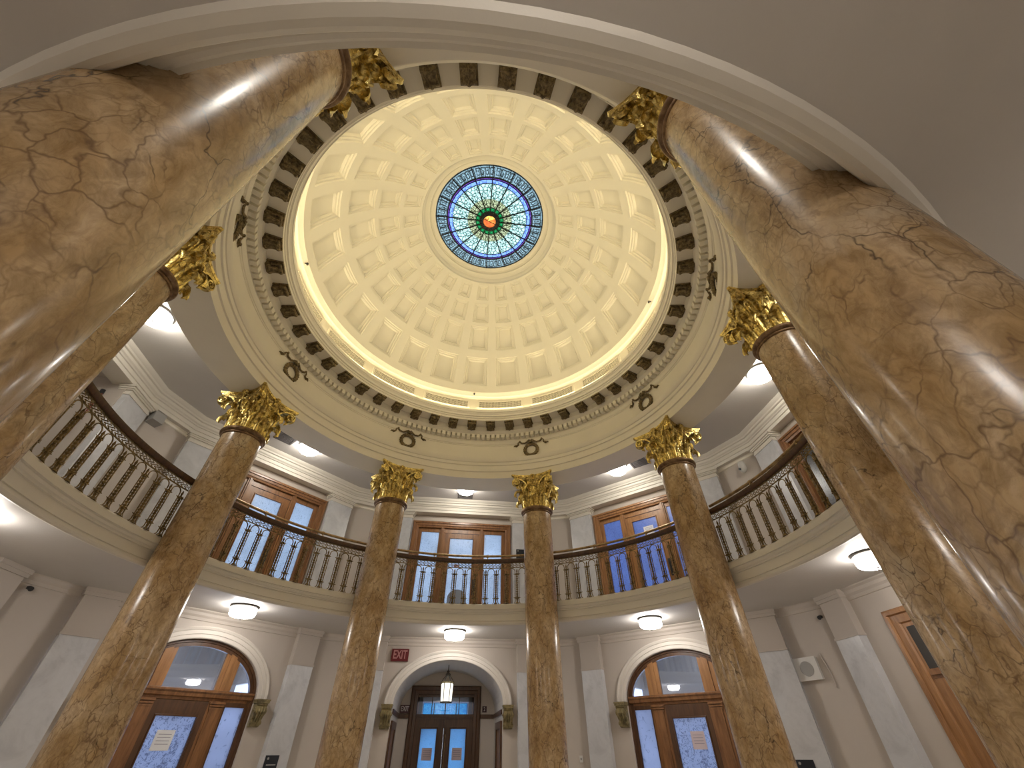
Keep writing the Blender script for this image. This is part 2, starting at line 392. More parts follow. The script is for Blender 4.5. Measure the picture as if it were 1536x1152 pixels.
# ------------------------------------------------------------ dome
RS, ZS = 4.35, 9.0
def sph(phi, az, r=RS): return (r*cos(R(phi))*sin(R(az)), r*cos(R(phi))*cos(R(az)), ZS+r*sin(R(phi)))
rows = [(18.1, 31.0, 5.45), (34.4, 44.9, 5.25), (46.5, 54.6, 5.0), (56.2, 62.5, 4.65)]
shell = MB()
def az_breaks(hw): return [-7.5, -hw, -hw/3, hw/3, hw, 7.5]
levels = []
for p0, p1, hw in rows:
    for k in range(4): levels.append((p0+(p1-p0)*k/3, hw, k < 3))
for c in range(24):
    a0 = 15*c
    for i, (ph, hw, opening) in enumerate(levels[:-1]):
        ph2, hw2 = levels[i+1][0], levels[i+1][1]
        b0, b1 = az_breaks(hw), az_breaks(hw2)
        for q in range(5):
            if opening and q in (1, 2, 3): continue
            shell.add([sph(ph, a0+b0[q]), sph(ph, a0+b0[q+1]), sph(ph2, a0+b1[q+1]), sph(ph2, a0+b1[q])], [(0, 1, 2, 3)])
# foot of the dome and the vented wall behind the cornice
foot = [(4.40, 9.16), (4.40, 9.98), (4.37, 10.0), (4.34, 10.02), (4.30, 10.02), (4.285, 10.03), (4.27, 10.06)]
foot += [(RS*cos(R(p)), ZS+RS*sin(R(p))) for p in (15, 16, 17, 18.1)]

def cells(prof, hw):
    for c in range(24):
        br = az_breaks(hw)
        for q in range(5):
            a_, b_ = R(15*c+br[q]), R(15*c+br[q+1])
            for (r0, z0), (r1, z1) in zip(prof, prof[1:]):
                shell.add([(r0*sin(a_), r0*cos(a_), z0), (r0*sin(b_), r0*cos(b_), z0), (r1*sin(b_), r1*cos(b_), z1), (r1*sin(a_), r1*cos(a_), z1)], [(0, 1, 2, 3)])
cells(foot, rows[0][2])
top = [(RS*cos(R(p)), ZS+RS*sin(R(p))) for p in (62.5, 63.5)]
top += [(1.945, 12.90), (1.93, 12.97), (1.90, 13.0), (1.87, 13.06), (1.80, 13.11), (1.75, 13.13), (1.74, 13.19), (1.71, 13.22), (1.63, 13.245), (1.60, 13.25), (1.585, 13.30), (1.585, 13.42)]
cells(top, rows[3][2])
import bmesh as _bm
dome = struct('ceiling_dome', shell, m_dome, smooth=25)
_b = _bm.new(); _b.from_mesh(dome.data); _bm.ops.remove_doubles(_b, verts=_b.verts, dist=.0005); _bm.ops.recalc_face_normals(_b, faces=_b.faces); _b.to_mesh(dome.data); _b.free()
dome.data.shade_smooth(); dome.data.set_sharp_from_angle(angle=R(25))
for p0, p1, hw in rows:
    def ring(ins, r):
        dp = ins/RS*180/pi; da = ins/(RS*cos(R((p0+p1)/2)))*180/pi; h = hw-da; q0, q1 = p0+dp, p1-dp; pts = []
        for k in range(3): pts.append((q0, -h+2*h*k/3))
        for k in range(3): pts.append((q0+(q1-q0)*k/3, h))
        for k in range(3): pts.append((q1, h-2*h*k/3))
        for k in range(3): pts.append((q1-(q1-q0)*k/3, -h))
        return [sph(p, a, r) for p, a in pts]
    sc = (p1-p0)/12.9
    sc = .45+.55*sc
    lo = [ring(0, RS), ring(.014*sc, RS+.030*sc), ring(.055*sc, RS+.034*sc), ring(.068*sc, RS+.062*sc), ring(.105*sc, RS+.066*sc), ring(.135*sc, RS+.115*sc)]
    vs = [p for g in lo for p in g]; fs = [(i*12+k, i*12+(k+1) % 12, (i+1)*12+(k+1) % 12, (i+1)*12+k) for i in range(5) for k in range(12)]
    fs.append(tuple(range(60, 72)))
    me = MB().add(vs, fs).mesh('coffer_panel', m_dome)
    for c in range(24): link('coffer_panel', me, dome, rz=R(15*c))
# perforated grilles round the dome foot
gr = MB(); hw = R(9.2)
def arc(r, z, a): return (r*sin(a), r*cos(a), z)
def acurve(mb, r0, r1, z0, z1, a0, a1, n=10):
    mb.lathe([(r0, z0), (r1, z0), (r1, z1), (r0, z1)], n, pi/2-a1, pi/2-a0, closed=True)
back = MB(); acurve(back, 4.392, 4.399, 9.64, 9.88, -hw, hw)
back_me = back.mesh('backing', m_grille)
for z0, z1 in ((9.62, 9.645), (9.875, 9.90)): acurve(gr, 4.372, 4.398, z0, z1, -hw-.006, hw+.006)
for sg in (-1, 1): acurve(gr, 4.372, 4.398, 9.645, 9.875, sg*hw-.006, sg*hw+.006, 1)
for k in range(1, 6): acurve(gr, 4.380, 4.391, 9.645+.0383*k-.0045, 9.645+.0383*k+.0045, -hw, hw, 8)
for k in range(1, 36):
    a = -hw+2*hw*k/36; acurve(gr, 4.379, 4.392, 9.645, 9.875, a-.0011, a+.0011, 1)
gr_me = gr.mesh('vent_grille', m_dome)
for k in range(16):
    g = link('vent_grille', gr_me, dome, rz=R(11.25+22.5*k)); link('backing', back_me, g)

# ------------------------------------------------------------ stained glass oculus
win = struct_empty('window_1', (0, 0, 13.27))
def seg(r0, r1, n=5, z=0, a=11.25):
    mb = MB(); vs = []
    for i in range(n+1):
        t = R(-a+2*a*i/n); vs += [(r0*sin(t), r0*cos(t), z), (r1*sin(t), r1*cos(t), z), (r0*sin(t), r0*cos(t), z+.008), (r1*sin(t), r1*cos(t), z+.008)]
    fs = []
    for i in range(n):
        a_, b_ = i*4, i*4+4
        fs += [(a_, a_+1, b_+1, b_), (a_+2, b_+2, b_+3, a_+3), (a_+1, a_+3, b_+3, b_+1), (a_, b_, b_+2, a_+2)]
    fs += [(0, 2, 3, 1), (n*4, n*4+1, n*4+3, n*4+2)]
    return mb.add(vs, fs)
for nm, r0, r1, m_ in (('key_pane', 1.26, 1.60, m_sg_key), ('violet_pane', 1.215, 1.25, m_sg_violet), ('blue_pane', 1.10, 1.20, m_sg_blue), ('mosaic_pane', .66, 1.09, m_sg_field), ('inner_pane', .42, .66, m_sg_inner), ('green_pane', .30, .41, m_sg_green)):
    me = seg(r0, r1).mesh(nm, m_)
    for k in range(16): link(nm, me, win, rz=R(22.5*k+10))
spoke = MB().box(-.012, .012, .22, 1.585, -.035, .012).mesh('spoke', m_lead)
for k in range(16): link('spoke', spoke, win, rz=R(22.5*k-1.3))
for r_, w_ in ((1.255, .03), (1.205, .02), (1.095, .014), (.415, .012), (.29, .03), (1.575, .02)):
    obj('ring_bar', MB().lathe([(r_-w_/2, -.02), (r_+w_/2, -.02), (r_+w_/2, .012), (r_-w_/2, .012)], 64, closed=True), m_lead, win)
obj('boss_ring', MB().lathe([(.185, -.045), (.285, -.02), (.285, .012), (.185, .012)], 40, closed=True), m_lead, win)
half = lambda a0, a1, z: MB().add([(0, 0, z)]+[(.19*cos(a0+(a1-a0)*i/16), .19*sin(a0+(a1-a0)*i/16), z) for i in range(17)], [(0, i+1, i+2) for i in range(16)])
obj('boss_pane', half(R(200), R(380), -.03), m_sg_core, win, label='amber half of the centre roundel')
obj('boss_pane', half(R(20), R(200), -.03), m_sg_core2, win, label='red half of the centre roundel')
obj('boss_bar', MB().bar((-.18, -.066, -.035), (.18, .066, -.035), .014), m_lead, win)
key = MB()
def kp(r, deg): return (r*sin(R(deg)), r*cos(R(deg)), -.012)
for k in range(16):
    b0 = 22.5*k-1.3
    for j in range(4):
        d = b0+1.2+5.2*j
        P = [(1.28, 0), (1.52, 0), (1.52, 4.2), (1.345, 4.2), (1.345, 1.7), (1.44, 1.7), (1.44, 2.9)]
        for (r0, x0), (r1, x1) in zip(P, P[1:]): key.bar(kp(r0, d+x0), kp(r1, d+x1), .017, .010)
        key.bar(kp(1.28, d), kp(1.28, d+5.2), .014, .010)
obj('key_leading', key, m_lead, win, kind='stuff')
# glazing bars between small pieces of the field, one lattice of thin cames
lat = MB()
for k in range(32):
    a = 11.25*k-1.3
    for s_ in (-1, 1):
        P = [(.42+.67*t, a+s_*5.6*sin(pi*2.0*t)) for t in [i/12 for i in range(13)]]
        for (r0, x0), (r1, x1) in zip(P, P[1:]):
            lat.bar((r0*sin(R(x0)), r0*cos(R(x0)), -.008), (r1*sin(R(x1)), r1*cos(R(x1)), -.008), .009, .008)
obj('fine_leading', lat, m_lead, win, kind='stuff')
# small dark fittings at the dome foot
for a, lab in ((90, 'small dark fitting at the dome foot straight above the back entrance'), (180, 'small dark fitting at the left side of the dome foot'), (0, 'small dark fitting at the right side of the dome foot')):
    f = thing('dome_fitting', lab, 'fitting', bpt(a, 0, 4.262, 10.07), brot(a), 'small fittings round the dome foot')
    obj('stem', MB().tube([(0, .03, 0), (0, -.05, -.005)], .014, 8), m_black, f)
    obj('nozzle', MB().tube([(0, -.05, .015), (0, -.055, -.01), (0, -.07, -.05)], [.02, .03, .024], 8), m_black, f)

# ------------------------------------------------------------ columns
def leaf_mesh(H, r0, rt_, w0, curl, name):
    """acanthus leaf: rises along the bell, bends out and drops at the tip; fanned ribs and lobed sides"""
    mb = MB(); nu, nv = 18, 12; rows_ = []
    for i in range(nu+1):
        u = i/nu
        if u < .62:
            q = u/.62; z = H*q*.96; r_ = r0 + (rt_-r0)*q**2.4 + .016
        else:
            q = (u-.62)/.38; ang = q*pi*1.12; z = H*.96 + curl*.60*sin(ang) - curl*.62*q*q; r_ = rt_+.016 + curl*(1-cos(ang))*.60
        lob = abs(sin(u*pi*4.0))**.6
        ww = w0*(.82+.30*sin(min(1, u/.8)*pi))*(.78+.26*lob)*(1 if u < .82 else max(.10, 1-(u-.82)*4.4))
        row = []
        for j in range(nv+1):
            v = -1+2*j/nv; av = abs(v)
            rib = .013*cos(av*pi*3.0)*(1-.5*av)          # ridges fanning out from the midrib
            rr = r_ - .034*av**1.7 + rib + (.020 if j == nv//2 else 0) + .016*lob*av*av
            zz = z - .05*av*av*(u if u < .62 else .62) + .020*lob*av
            row.append((v*ww, -rr, zz))
        rows_.append(row)
    vs = [p for g in rows_ for p in g]; k = nv+1
    fs = [(i*k+j, i*k+j+1, (i+1)*k+j+1, (i+1)*k+j) for i in range(nu) for j in range(nv)]
    mb.add(vs, fs)
    return mb.mesh(name, m_gold, 100)
leaf1 = leaf_mesh(.31, .362, .395, .128, .135, 'acanthus_leaf')
leaf2 = leaf_mesh(.54, .362, .410, .118, .150, 'acanthus_leaf')
leaf3 = leaf_mesh(.68, .37, .45, .095, .14, 'acanthus_leaf')
def spiral(cx, cz, r0, turns, sgn, n=22):
    pts = []
    for i in range(n+1):
        t = i/n; a = pi/2 - sgn*0 - sgn*2*pi*turns*t; r_ = r0*(1-.80*t)
        pts.append((cx+r_*cos(a), cz+r_*sin(a)))
    return pts
def volute_mesh(sx):
    mb = MB()
    sp = spiral(sx*.435, .70, .095, 1.85, sx)
    stem = [(sx*.12, .44), (sx*.15, .56), (sx*.21, .68), (sx*.29, .765), (sx*.37, .795)]
    path = stem+sp; n = len(path)
    def yy(x): return -(.40+.145*min(1, abs(x)/.5)**2)
    vs = []
    for i, (x, z) in enumerate(path):
        x0, z0 = path[max(0, i-1)]; x1, z1 = path[min(n-1, i+1)]
        d = Vector((x1-x0, z1-z0)).normalized(); nn = Vector((-d.y, d.x)); h = .017 if i < len(stem) else .017*(1-.45*(i-len(stem))/len(sp))
        y = yy(x); wd = .022 if i < len(stem) else .03
        for s1, s2 in ((-1, -1), (1, -1), (1, 1), (-1, 1)):
            vs.append((x+nn.x*h*s1, y+s2*wd, z+nn.y*h*s1))
    mb.add(vs, [(i*4+k, i*4+(k+1) % 4, (i+1)*4+(k+1) % 4, (i+1)*4+k) for i in range(n-1) for k in range(4)]+[(3, 2, 1, 0), tuple(range(n*4-4, n*4))])
    mb.tube([(sx*.435, yy(.435)+.05, .70), (sx*.435, yy(.435)-.045, .70)], [.03, .022], 8)
    mb.add([(sx*.435+.082*cos(q), yy(.435)+.012, .70+.085*sin(q)) for q in [2*pi*k/14 for k in range(14)]], [tuple(range(14))])
    return mb.mesh('volute', m_gold, 50)
def helix_mesh(sx):
    mb = MB(); sp = spiral(sx*.085, .66, .055, 1.5, -sx, 16); path = [(sx*.17, .42), (sx*.175, .55), (sx*.15, .66), (sx*.12, .705)]+sp
    mb.tube([(x, -(.42+.03*z), z) for x, z in path], [.017]*4+[.016*(1-.4*i/16) for i in range(17)], 5)
    return mb.mesh('helix', m_gold, 60)
vol = [volute_mesh(-1), volute_mesh(1)]; hel = [helix_mesh(-1), helix_mesh(1)]
def abacus_outline(s):
    pts = []
    for k in range(4):
        a = k*pi/2
        for i in range(13):
            t = -1+2*i/12; x = t*.525*s; y = -(.405+.155*t*t)*s
            pts.append((x*cos(a)-y*sin(a), x*sin(a)+y*cos(a)))
    return pts
ab = MB(); secs = [(.90, .795), (.93, .815), (.955, .835), (1.0, .855), (1.0, .868), (1.035, .873), (1.05, .92)]
vs = []; 
for s_, z in secs: vs += [(x, y, z) for x, y in abacus_outline(s_)]
nP = 52
ab.add(vs, [(i*nP+k, i*nP+(k+1) % nP, (i+1)*nP+(k+1) % nP, (i+1)*nP+k) for i in range(len(secs)-1) for k in range(nP)]+[tuple(range(nP-1, -1, -1)), tuple(range((len(secs)-1)*nP, len(secs)*nP))])
ab_me = ab.mesh('abacus', m_gold, 30)
ro = MB()
for k in range(7):
    a = 2*pi*k/7; ro.tube([(0, -.45, .855), (.045*cos(a), -.485, .855+.045*sin(a)), (.078*cos(a), -.455, .855+.078*sin(a))], [.02, .03, .012], 6)
ro.tube([(0, -.44, .855), (0, -.51, .855)], [.03, .018], 8)
for i in range(4): ro.tube([(-.03+.02*i, -.44-.008*i, .74+.01*(i % 2)), (-.03+.02*i, -.45, .83)], .014, 5)
ro.tube([(0, -.43, .62), (0, -.445, .70), (0, -.455, .79)], [.012, .02, .03], 6)
ro_me = ro.mesh('rosette', m_gold, 60)
bell_me = MB().lathe([(.335, 0), (.345, .12), (.352, .35), (.37, .60), (.41, .76), (.44, .80), (.3, .80)], 32).mesh('bell', m_gold, 40)
ring_me = MB().lathe([(.375, -.10), (.392, -.095), (.40, -.08), (.398, -.065), (.388, -.055), (.405, -.05), (.43, -.03), (.438, -.005), (.43, .02), (.41, .035), (.36, .04)], 48).mesh('necking_ring', m_ring, 40)
zs = [.42+(6.36-.42)*i/24 for i in range(25)]
def rad(z):
    t = max(0, (z-3.2)/3.2); return .388-.013*t*t
shaft_me = MB().lathe([(.415, .36), (.41, .39)]+[(rad(z), z) for z in zs]+[(.372, 6.40)], 64).mesh('shaft', m_shaft, 40)
base_me = MB().lathe([(.40, .37), (.44, .35), (.455, .32), (.44, .29), (.42, .28), (.41, .24), (.43, .21), (.46, .20), (.505, .18), (.52, .15), (.505, .12), (.48, .10), (.001, .10)], 48).mesh('base', m_pil, 40)
plinth_me = MB().box(-.53, .53, -.53, .53, 0, .11).mesh('plinth', m_pil)
COLS = [(112.5, 'yellow marble column left of the back entrance with gilded leafy capital'),
        (67.5, 'yellow marble column right of the back entrance with gilded leafy capital'),
        (157.5, 'yellow marble column between back left and left railing sections'),
        (22.5, 'yellow marble column between back right and right railing sections'),
        (202.5, 'yellow marble column partly hidden behind the huge near one on the left'),
        (-22.5, 'yellow marble column partly hidden behind the huge near one on the right'),
        (247.5, 'huge nearest marble column at the left edge of the photo'),
        (-67.5, 'huge nearest dark veined marble column at the right edge of the photo')]
for deg, lab in COLS:
    c = thing('column', lab, 'column', bpt(deg, 0, 5.2, 0), brot(deg), 'marble columns around the rotunda')
    link('plinth', plinth_me, c); link('base', base_me, c); link('shaft', shaft_me, c)
    link('necking_ring', ring_me, c, (0, 0, 6.42))
    cp = link('capital', bell_me, c, (0, 0, 6.46), label='gilded Corinthian capital')
    for k in range(8):
        link('acanthus_leaf', leaf1, cp, rz=k*pi/4); link('acanthus_leaf', leaf2, cp, rz=k*pi/4+pi/8)
        if k % 2: link('corner_leaf', leaf3, cp, rz=k*pi/4)
    for k in range(4):
        for q in (0, 1): link('volute', vol[q], cp, rz=k*pi/2); link('helix', hel[q], cp, rz=k*pi/2)
        link('rosette', ro_me, cp, rz=k*pi/2)
    link('abacus', ab_me, cp)

# ------------------------------------------------------------ walls
def ell(a, b, z0, n=28, t0=0, t1=pi): return [(a*cos(pi-t0-(t1-t0)*i/n), z0+b*sin(t0+(t1-t0)*i/n)) for i in range(n+1)]
SP, IA, IB = 2.37, 1.40, .96       # arch spring height, half width, rise
def arch_wall(depth):
    mb = MB(); y = DW; n = 28; e = ell(IA, IB, SP, n)
    for s_ in (-1, 1): mb.add([(s_*IA, y, 0), (s_*HW, y, 0), (s_*HW, y, ZC), (s_*IA, y, ZC), (s_*IA, y, SP), (s_*HW, y, SP)], [(0, 1, 5, 4), (4, 5, 2, 3)])
    for i in range(n):
        (x0, z0), (x1, z1) = e[i], e[i+1]
        mb.add([(x0, y, z0), (x1, y, z1), (x1, y, ZC), (x0, y, ZC)], [(0, 1, 2, 3)])
        mb.add([(x0, y, z0), (x1, y, z1), (x1, y+depth, z1), (x0, y+depth, z0)], [(0, 1, 2, 3)])
    for s_ in (-1, 1): mb.add([(s_*IA, y, 0), (s_*IA, y, SP), (s_*IA, y+depth, SP), (s_*IA, y+depth, 0)], [(0, 1, 2, 3)])
    return mb
ARCHED = (90, 135, 45)
pil_lo = MB().box(-.29, .29, -.16, .02, 0, 3.06).mesh('pilaster', m_pil)
pcap_lo = MB()
pcap_lo.box(-.29, .29, -.155, .02, 3.06, 3.83); pcap_lo.box(-.305, .305, -.175, .02, 3.06, 3.10); pcap_lo.box(-.32, .32, -.19, .02, 3.70, 3.76); pcap_lo.box(-.335, .335, -.205, .02, 3.76, 3.83)
pcap_lo_me = pcap_lo.mesh('pilaster_head', m_wall)
pil_up = MB().box(-.37, .37, -.12, .14, ZF, 7.20).mesh('pilaster', m_pil)
pc = MB(); 
for k, (z0, z1, q) in enumerate(((7.20, 7.25, .015), (7.25, 7.31, 0.0), (7.31, 7.345, .03), (7.345, 7.385, .05), (7.385, 7.43, .08))):
    pc.box(-.37-q, .37+q, -.12-q, .14, z0, z1)
pc_me = pc.mesh('pilaster_capital', m_cornice)
for a in BAYS:
    rz = brot(a); side = SIDE[a]
    # lower storey
    if a in ARCHED:
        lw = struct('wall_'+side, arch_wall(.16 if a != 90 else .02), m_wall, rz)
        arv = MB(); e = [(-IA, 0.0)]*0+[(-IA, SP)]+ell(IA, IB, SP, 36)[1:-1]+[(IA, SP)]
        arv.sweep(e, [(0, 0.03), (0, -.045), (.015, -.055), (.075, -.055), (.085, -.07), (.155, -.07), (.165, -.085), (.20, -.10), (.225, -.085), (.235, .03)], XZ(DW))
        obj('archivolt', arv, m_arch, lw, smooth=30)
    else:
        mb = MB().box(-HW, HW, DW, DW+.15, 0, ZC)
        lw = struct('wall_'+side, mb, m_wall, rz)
    mb = MB().sweep([(HW, DW), (-HW, DW)], [(0, ZC-.20), (.02, ZC-.19), (.03, ZC-.14), (.06, ZC-.10), (.07, ZC-.05), (.11, ZC-.02), (.12, ZC+.01), (0, ZC+.01)], XY)
    obj('ceiling_moulding', mb, m_wall, lw)
    px = 2.20 if a != 90 else 2.06
    for s_ in (-1, 1):
        link('pilaster', pil_lo, lw, (s_*px, DW, 0)); link('pilaster_head', pcap_lo_me, lw, (s_*px, DW, 0))
    # upper storey wall, recessed between its pilasters
    mb = MB()
    ji = 1.80 if a == 180 else 1.64
    for s_ in (-1, 1): mb.box(min(s_*ji, s_*HW), max(s_*ji, s_*HW), DW, DW+.3, ZF, ZU)
    if a in (90, 135, 45, 0): mb.box(-1.64, 1.64, DW+.14, DW+.3, 7.16, ZU)
    elif a == 180: mb.box(-1.80, 1.80, DW+.0, DW+.3, 7.55, ZU)
    else: mb.box(-1.64, 1.64, DW+.14, DW+.3, ZF, ZU)
    uw = struct('wall_upper_'+side, mb, m_wall, rz)
    for s_ in (-1, 1):
        link('pilaster', pil_up, uw, (s_*(ji+.39), DW, 0)); link('pilaster_capital', pc_me, uw, (s_*(ji+.39), DW, 0))
# corner walls between bays
for k in range(8):
    d = DW*cos(R(22.5))+HW*sin(R(22.5)); h = DW*sin(R(22.5))-HW*cos(R(22.5))
    mb = MB().box(-h-.02, h+.02, d+.06, d+.2, 0, ZC); mb.box(-h-.1, h+.1, d+.06, d+.2, ZF, ZU)
    cw = struct('wall_corner_%d' % (k+1), mb, m_wall, brot(22.5+45*k))
    mb = MB().sweep([(h+.02, d+.06), (-h-.02, d+.06)], [(0, ZC-.16), (.02, ZC-.15), (.03, ZC-.10), (.06, ZC-.06), (.07, ZC-.02), (.09, ZC+.01), (0, ZC+.01)], XY)
    obj('ceiling_moulding', mb, m_wall, cw)
    mb = MB().sweep([(h+.06, d+.06), (-h-.06, d+.06)], [(0, 7.35), (.025, 7.36), (.035, 7.40), (.06, 7.43), (0, 7.43)], XY)
    obj('picture_moulding', mb, m_ent, cw)
# upper entablature running round the octagon
path = []
for a in sorted(BAYS, reverse=True):
    for t in (-HW+.02, HW-.02): path.append(bpt(a, t, DW-.10)[:2])
prof = [(-.42, 7.43), (0, 7.43), (.012, 7.435), (.012, 7.515), (.035, 7.525), (.035, 7.61), (.06, 7.62), (.07, 7.645), (.10, 7.67), (.11, 7.70), (.11, 7.725), (.15, 7.735), (.165, 7.77), (.21, 7.80), (.235, 7.845), (.235, 7.86), (-.42, 7.86)]
path_cw = path
mb = MB().sweep(path_cw, [(-u, z) for u, z in prof], XY, closed=True)
c0 = Vector(path[0]); 
# the offset must point to the centre; flip when it does not
if Vector(mb.v[5][:2]).length > c0.length: mb = MB().sweep(path_cw, prof, XY, closed=True)
struct('trim_2', mb, m_cornice, smooth=28)

# ------------------------------------------------------------ doors of the gallery
def glass(name, x0, x1, z0, z1, y, m_, parent, **kw):
    return obj(name, MB().box(x0, x1, y, y+.012, z0, z1), m_, parent, **kw)
def frame_rect(mb, x0, x1, z0, z1, prof, y):
    mb.sweep([(x0, z0), (x0, z1), (x1, z1), (x1, z0)], prof, XZ(y)); return mb
def gallery_door(a, num, mg, wood_m, notice=None):
    d = struct_empty('door_%d' % num, bpt(a, 0, DW, ZF), brot(a))
    H = 7.17-ZF
    mb = MB(); frame_rect(mb, -1.62, 1.62, 0, H, [(0, .16), (0, -.02), (-.03, -.05), (-.07, -.05), (-.08, -.025), (-.14, -.02), (-.15, .0), (-.20, .01), (-.20, .16)], 0)
    obj('casing', mb, wood_m, d)
    zh = 6.90-ZF
    for s_ in (-1, 1):
        mb = MB().box(min(s_*.575, s_*.70), max(s_*.575, s_*.70), .03, .15, 0, H-.18); mb.box(s_*.64-.025, s_*.64+.025, .005, .03, 0, H-.18)
        obj('mullion', mb, wood_m, d)
        mb = MB(); x0, x1 = sorted((s_*.70, s_*1.42))
        g0, g1 = sorted((s_*.745, s_*1.31))
        mb.box(x0, g0, .07, .13, 0, H-.18); mb.box(g1, x1, .07, .13, 0, H-.18); mb.box(g0, g1, .07, .13, 0, .16); mb.box(g0, g1, .07, .13, 6.84-ZF, H-.18)
        sf = obj('sidelight_frame', mb, wood_m, d)
        glass('sidelight_pane', g0, g1, .16, 6.84-ZF, .095, mg[0], sf)
    mb = MB().box(-.575, .575, .06, .15, 6.83-ZF, H-.18)
    obj('door_head', mb, wood_m, d)
    mb = MB(); zt = 6.66-ZF
    mb.box(-.59, -.37, .08, .135, .01, 6.84-ZF); mb.box(.37, .59, .08, .135, .01, 6.82-ZF); mb.box(-.37, .37, .08, .135, .01, .24); mb.box(-.37, .37, .08, .135, zt, 6.82-ZF)
    frame_rect(mb, -.37, .37, .24, zt, [(0, .085), (0, .06), (.02, .06), (.035, .085)], 0)
    lf = obj('door_leaf', mb, wood_m, d)
    glass('door_pane', -.37, .37, .24, zt, .10, mg[1], lf)
    mb = MB().box(.42, .50, .06, .08, .78, 1.22); mb.tube([(.46, .06, .86), (.46, .015, .88), (.46, .015, 1.12), (.46, .06, 1.14)], .011, 6)
    obj('handle', mb, m_black, lf)
    return d
gallery_door(90, 1, (m_ug, m_ug), m_wood)
gallery_door(135, 2, (m_ug, m_ug), m_wood)
gallery_door(45, 3, (m_ub, m_ub), m_wood_l)
gallery_door(0, 4, (m_ud, m_ud), m_wood)
# unseen walls added behind the right gallery door to block the sky
struct('wall_sky_block_right', MB().box(-2.2, 2.2, DW+1.6, DW+1.7, ZF, ZU).box(-2.2, -2.1, DW+.3, DW+1.6, ZF, ZU).box(2.1, 2.2, DW+.3, DW+1.6, ZF, ZU), m_wall, brot(0))
# passage opening off the left gallery
mb = MB().box(1.80, 1.96, DW+.3, DW+2.9, ZF, ZU).box(-1.96, -1.80, DW+.3, DW+2.9, ZF, ZU).box(-1.9, 1.9, DW+2.8, DW+2.9, ZF, ZU).box(-1.80, 1.80, DW+.3, DW+2.8, 7.6, ZU)
pw = struct('wall_passage_left', mb, m_wall, brot(180))
d5 = struct_empty('door_5', bpt(180, 0, DW+2.8, ZF), brot(180))
mb = MB(); frame_rect(mb, -1.5, 1.5, 0, 2.95, [(0, 0), (0, -.06), (-.18, -.06), (-.2, 0)], 0); obj('casing', mb, m_wood_d, d5)
obj('door_leaf', MB().box(-1.3, -.02, -.04, 0, .01, 2.75).box(.02, 1.3, -.04, 0, .01, 2.75).box(-1.1, -.2, -.06, -.04, .4, 2.4).box(.2, 1.1, -.06, -.04, .4, 2.4), m_wood_d, d5)
hr = thing('wall_pipe', 'thin reddish upright pipe with black top on the left gallery passage wall', 'pipe', bpt(180, 1.80, 7.84, 6.1), brot(180))
obj('tube', MB().tube([(-.03, 0, 0), (-.03, 0, 1.05)], .018, 8).tube([(-.03, .05, 0), (-.03, .05, 1.05)], .010, 6), m_rail_red, hr)
obj('top_fitting', MB().tube([(-.03, .02, 1.03), (-.04, .02, 1.13)], .042, 8), m_black, hr)

